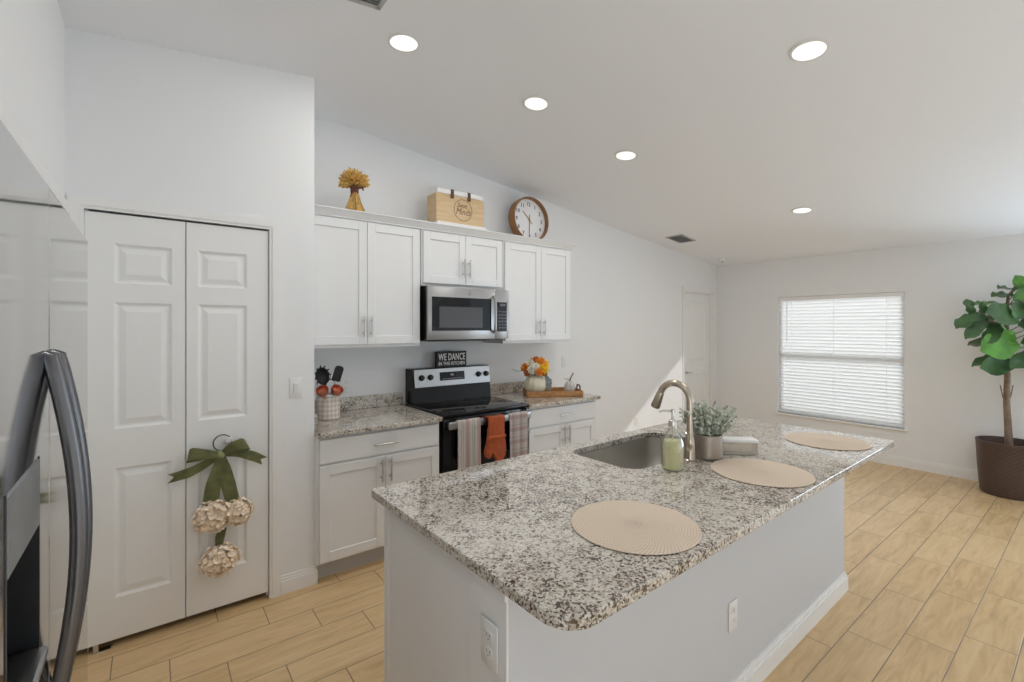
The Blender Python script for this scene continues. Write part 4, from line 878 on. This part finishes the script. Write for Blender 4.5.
gd = thing('fabric_pumpkin', 'small pale grey fabric pumpkin with a brown stem and leaf on the tray', 'pumpkin', (gx, gy, vz))
mb = MB(); tp = pumpkin(mb, (gx, gy, vz), .066, .115, 8, .08, 1.35, 48, 14, .35); mb.bm.faces.new(tp); part('body', mb, mat('grey_linen', (.55, .53, .49), .9, bump=.4, bscale=300, var=.08), gd, smooth=60)
mb = MB(); mb.tube([(gx, gy, vz + .11), (gx + .008, gy - .004, vz + .14), (gx + .03, gy - .018, vz + .19)], [.010, .007, .006], 8); part('stem', mb, mat('brown_stem', (.20, .12, .06), .8, var=.3), gd)
mb = MB(); mb.leaf((gx, gy, vz + .125), -VR + VF * .2 + Vector((0, 0, .25)), (0, 0, 1), .06, .034, .1, .25, 5); part('leaf', mb, mat('brown_leaf', (.24, .16, .07), .7, var=.3), gd, recalc=False)

# ------------------------------------------------------------------ fiddle leaf fig
fx, fy = 6.262, .585
fg = thing('fiddle_leaf_fig', 'tall fiddle leaf fig tree in a dark brown basket by the end wall', 'plant', (fx, fy, 0))
def basket():
    m, nt, b = nmat('dark_wicker'); L = nt.links.new; tc = N(nt, 'ShaderNodeTexCoord'); w_ = N(nt, 'ShaderNodeTexWave', bands_direction='Z'); w_.inputs['Scale'].default_value = 26; w_.inputs['Distortion'].default_value = 1.5; w_.inputs['Detail Scale'].default_value = 6; L(tc.outputs['Object'], w_.inputs[0])
    r = ramp(nt, [(.1, (.035, .020, .016)), (.9, (.13, .075, .055))]); L(w_.outputs['Fac'], r.inputs[0]); L(r.outputs[0], b.inputs['Base Color']); b.inputs['Roughness'].default_value = .42
    bp = N(nt, 'ShaderNodeBump'); bp.inputs['Strength'].default_value = .6; bp.inputs['Distance'].default_value = .004; L(w_.outputs['Fac'], bp.inputs['Height']); L(bp.outputs[0], b.inputs['Normal']); return m
T_ = Matrix.Translation((fx, fy, 0)); mb = MB(); mb.lathe([(0, .002), (.185, .002), (.195, .02), (.212, .25), (.222, .47), (.226, .48), (.224, .492), (.212, .492), (.208, .47), (.20, .40), (0, .40)], 48, T_); part('basket', mb, basket(), fg)
mb = MB(); mb.lathe([(0, .44), (.12, .438), (.203, .425)], 32, T_, cap=False); part('soil', mb, mat('dark_soil', (.03, .022, .016), .95, bump=1, bscale=60, var=.4), fg)
BARK = mat('grey_brown_bark', (.23, .17, .12), .85, bump=.6, bscale=40, var=.3, vscale=18)
tk = [(fx, fy, .43), (fx - .010, fy + .006, .62), (fx - .022, fy + .014, .85), (fx - .016, fy + .010, 1.10), (fx - .024, fy + .016, 1.35), (fx - .018, fy + .014, 1.60), (fx - .006, fy + .006, 1.85)]
mb = MB(); mb.tube(tk, [.030, .026, .024, .022, .019, .015, .010], 12); trk = part('trunk', mb, BARK, fg)
LEAFF = mat('fig_leaf', (.050, .115, .035), .36, var=.5, vscale=7, spec=.5); LEAFB = mat('young_fig_leaf', (.085, .25, .025), .36, var=.4, vscale=7, spec=.5)
br = MB(); lf_ = MB(); rr = random.Random(21)
def fig_leaf(base, d, up, L_, W_, mi=0):
    d = Vector(d).normalized(); up = Vector(up); side = d.cross(up).normalized(); up = side.cross(d).normalized(); rows = []; n = 9
    for i in range(n + 1):
        t = i / n; prof = (.12, .45, .68, .78, .84, .93, 1.0, .96, .72, .15)[i]; w_ = W_ * .5 * prof; c = Vector(base) + d * L_ * t - up * .22 * L_ * t * t
        rows.append([lf_.bm.verts.new(c + side * w_ * s_ + up * (.20 * w_ * abs(s_) + .012 * math.sin(5 * t * PI + s_ * 2) * abs(s_))) for s_ in (-1, -.5, 0, .5, 1)])
    for a, b in zip(rows, rows[1:]):
        for k in range(4): lf_.bm.faces.new((a[k], a[k + 1], b[k + 1], b[k])).material_index = mi
def at_trunk(z):
    for a, b in zip(tk, tk[1:]):
        if a[2] <= z <= b[2]: return Vector(a).lerp(Vector(b), (z - a[2]) / (b[2] - a[2]))
    return Vector(tk[-1])
# each leaf: base and tip as (offset along the wall, height) in units of 9.23 mm from the trunk, width, blade normal (outward, up), depth in front of the trunk, tone
for (bx, by, tx, ty, W_, nf, nu, f_, mi) in ((-39, 318, -42, 300, .10, 1, .2, .02, 0), (-35, 313, -58, 323, .13, .4, 1, .06, 0), (-29, 319, -56, 332, .11, .5, 1, .12, 0), (-3, 317, -34, 312, .24, 1, .5, .16, 0), (-29, 301, -33, 327, .10, 1, .1, .04, 0), (-17, 325, -38, 338, .12, .6, .8, .12, 0),
        (-5, 338, -39, 347, .25, 1, .5, .16, 1), (-24, 327, -6, 343, .17, 1, .3, .10, 1), (-4, 361, -35, 365, .18, 1, .4, .12, 0), (15, 350, -24, 357, .14, .5, 1, .22, 0), (-5, 350, -41, 358, .09, .3, 1, .05, 0), (1, 290, -14, 286, .12, .4, 1, .05, 0), (3, 295, -16, 293, .13, .4, 1, .02, 0), (-1, 305, -31, 299, .11, .3, 1, .0, 1), (-1, 331, -12, 326, .14, 1, .3, -.06, 0),
        (-1, 300, 21, 292, .20, 1, .5, .08, 1), (1, 312, 25, 303, .22, 1, .5, .12, 1), (1, 326, 27, 322, .22, 1, .5, .12, 0), (1, 343, 27, 336, .22, 1, .5, .16, 1), (1, 356, 25, 366, .22, 1, .4, .10, 1), (3, 300, 13, 319, .18, 1, .3, .20, 1), (1, 335, 15, 351, .22, 1, .4, .20, 0), (5, 290, 23, 283, .16, .6, .9, .02, 1), (1, 310, 38, 318, .22, .8, .6, .2, 0), (1, 346, 36, 352, .22, .8, .6, .2, 1), (1, 330, 36, 338, .22, .8, .6, .2, 0),
        (-1, 318, -22, 322, .20, -.5, .8, -.14, 0), (1, 345, -20, 340, .2, -.5, .8, -.14, 0), (0, 352, 10, 371, .17, 1, .2, .14, 1), (0, 300, -9, 316, .16, 1, .3, .14, 0), (2, 286, 9, 278, .13, .7, .7, .05, 1)):
    k_ = .00923; z_ = lambda y: 1.545 - (y - 327) * k_ ; o_ = Vector((fx, fy, 0)); q = o_ + VR * bx * k_ + VF * f_ * .6 + Vector((0, 0, z_(by))); e_ = o_ + VR * tx * k_ + VF * (f_ * 1.3) + Vector((0, 0, z_(ty)))
    p = at_trunk(min(1.84, max(.86, q.z - .05))); br.tube([p, p.lerp(q, .5) + Vector((0, 0, -.008)), q], [.006, .005, .003], 6)
    d = e_ - q; fig_leaf(q, d, VF * nf + Vector((0, 0, nu)), d.length * 1.06, W_, mi)
for s_ in (-1, 1): p = at_trunk(.84); tb = MB(); tb.tube([p, p + VR * .035 * s_ + Vector((0, 0, .06)), p + VR * .06 * s_ + Vector((0, 0, .17))], [.006, .005, .004], 6); part('twig', tb, BARK, fg)
part('foliage', lf_, [LEAFF, LEAFB], fg, recalc=False, smooth=180); part('branches', br, BARK, fg)

# ------------------------------------------------------------------ hanging door decoration
OLV = mat('olive_satin_ribbon', (.25, .265, .115), .55, var=.25, vscale=25, sheen=.2)
HYD = mat('cream_hydrangea', (.98, .84, .69), .8, var=.06, vscale=70)
wr = thing('door_wreath', 'hanging door decoration with olive bow and three cream hydrangea heads on the pantry door', 'door decoration', (.305, YP - .03, .925))
mb = MB(); rc = Vector((.305, YP - .026, .925)); mb.tube([rc + Vector((.042 * math.cos(t), 0, .042 * math.sin(t))) for t in [2 * PI * k / 28 for k in range(29)]], .0035, 8, cap=False); part('ring', mb, mat('olive_wire', (.10, .12, .05), .5, var=.1), wr)
def ribbon(mb, pts, wds, wdir, notch=False, n=5):
    pts = [Vector(p) for p in pts]; fine = []; fw = []; wdir = [Vector(q) for q in (wdir if isinstance(wdir[0], (tuple, Vector)) else [wdir] * len(pts))]; fd_ = []
    for i in range(len(pts) - 1):
        p0, p1, p2, p3 = pts[max(i - 1, 0)], pts[i], pts[i + 1], pts[min(i + 2, len(pts) - 1)]
        for k in range(n):
            t = k / n; fine.append(.5 * ((2 * p1) + (p2 - p0) * t + (2 * p0 - 5 * p1 + 4 * p2 - p3) * t * t + (3 * p1 - p0 - 3 * p2 + p3) * t ** 3)); fw.append(wds[i] + (wds[i + 1] - wds[i]) * t); fd_.append(wdir[i].lerp(wdir[i + 1], t))
    fine.append(pts[-1]); fw.append(wds[-1]); fd_.append(wdir[-1]); t_ = bmesh.new(); rows = []
    for i, (p, w_, d) in enumerate(zip(fine, fw, fd_)):
        d = d.normalized(); e_ = (fine[i] - fine[i - 1]).normalized() * .018 if i == len(fine) - 1 and notch else Vector((0, 0, 0))
        rows.append([t_.verts.new(p - d * w_ / 2 + e_), t_.verts.new(p - d * w_ * .2 - Vector((0, .004, 0))), t_.verts.new(p - e_ * .6), t_.verts.new(p + d * w_ * .22 - Vector((0, .003, 0))), t_.verts.new(p + d * w_ / 2 + e_)])
    for a, b in zip(rows, rows[1:]):
        for k in range(4): t_.faces.new((a[k], a[k + 1], b[k + 1], b[k]))
    bmesh.ops.solidify(t_, geom=t_.faces[:], thickness=.0012); mb.add(t_)
y_ = YP - .035; bc = (.295, y_ - .01, .868); Z_ = (0, 0, 1); X_ = (1, 0, 0)
mb = MB()
ribbon(mb, [bc, (.24, y_ - .04, .882), (.165, y_ - .05, .900), (.150, y_ - .02, .880), (.17, y_ + .004, .872), (.24, y_ + .006, .870), (.29, y_, .868)], [.024, .05, .062, .06, .055, .045, .024], [Z_, (.15, 0, 1), (.2, 0, 1), (.2, 0, 1), (.2, 0, 1), (.1, 0, 1), Z_])
ribbon(mb, [bc, (.335, y_ - .04, .90), (.395, y_ - .05, .918), (.418, y_ - .02, .905), (.40, y_ + .004, .895), (.34, y_ + .006, .88), (.30, y_, .868)], [.024, .05, .066, .066, .06, .045, .024], [Z_, (-.35, 0, 1), (-.5, 0, 1), (-.5, 0, 1), (-.5, 0, 1), (-.3, 0, 1), Z_]); part('bow_loops', mb, OLV, wr, smooth=60)
mb = MB(); ribbon(mb, [bc, (.23, y_ - .012, .830), (.155, y_ - .02, .800), (.083, y_ - .008, .784)], [.024, .042, .05, .046], [Z_, (-.25, 0, 1), (-.1, 0, 1), (.05, 0, 1)], True); part('left_tail', mb, OLV, wr, smooth=60)
mb = MB(); ribbon(mb, [bc, (.37, y_ - .012, .865), (.44, y_ - .018, .838), (.492, y_ - .01, .805)], [.024, .044, .052, .046], [Z_, (.35, 0, 1), (.5, 0, 1), (.6, 0, .8)], True); part('right_tail', mb, OLV, wr, smooth=60)
mb = MB(); ribbon(mb, [bc, (.283, y_ - .018, .80), (.262, y_ - .022, .72), (.248, y_ - .01, .60)], [.03, .058, .072, .075], X_); part('streamer', mb, OLV, wr, smooth=60)
mb = MB(); ribbon(mb, [bc, (.312, y_ - .012, .80), (.328, y_ - .016, .71), (.352, y_ - .008, .60)], [.03, .055, .07, .068], X_); part('streamer', mb, OLV, wr, smooth=60)
mb = MB(); ribbon(mb, [(.305, y_, .47), (.292, y_ - .012, .43), (.288, y_ - .01, .375)], [.04, .045, .03], X_); part('streamer', mb, OLV, wr, smooth=60)
mb = MB(); mb.sphere((.295, y_ - .018, .868), .021, (1, .8, 1.1), 2); part('knot', mb, OLV, wr)
def hydrangea(c, R_, seed):
    rr = random.Random(seed); mb = MB(); c = Vector(c); nf = 120
    for i in range(nf):
        z = 1 - 2 * (i + .5) / nf; t = i * 2.39996; d = Vector((math.sqrt(1 - z * z) * math.cos(t), math.sqrt(1 - z * z) * math.sin(t), z))
        if d.y > .55: continue
        d = (d + Vector([rr.uniform(-.15, .15) for _ in range(3)])).normalized(); p = c + Vector((d.x * R_, d.y * R_ * .62, d.z * R_ * .92)) * rr.uniform(.78, .98); a = d.orthogonal().normalized(); b = d.cross(a); ph = rr.uniform(0, 2); s_ = rr.uniform(.018, .024)
        for k in range(4): q = ph + k * PI / 2; mb.leaf(p, a * math.cos(q) + b * math.sin(q) + d * rr.uniform(.15, .9), d, s_, s_ * 1.05, -.1, .1, 3)
    mb.sphere(c, R_ * .72, (1, .58, .9), 2); return part('flower_head', mb, HYD, wr, recalc=False, smooth=0)
hydrangea((.262, YP - .065, .555), .086, 1); hydrangea((.372, YP - .055, .548), .070, 2); hydrangea((.290, YP - .06, .315), .086, 3)

# ------------------------------------------------------------------ the island stands a hair out of square with the room
def turn(objs, a, px, py):
    for o in objs:
        x, y = o.location.x - px, o.location.y - py; o.location.x = px + x * math.cos(a) - y * math.sin(a); o.location.y = py + x * math.sin(a) + y * math.cos(a); o.rotation_euler.z += a
turn([it, ict, sk, o_end, o_back], .0148, .69, .70)
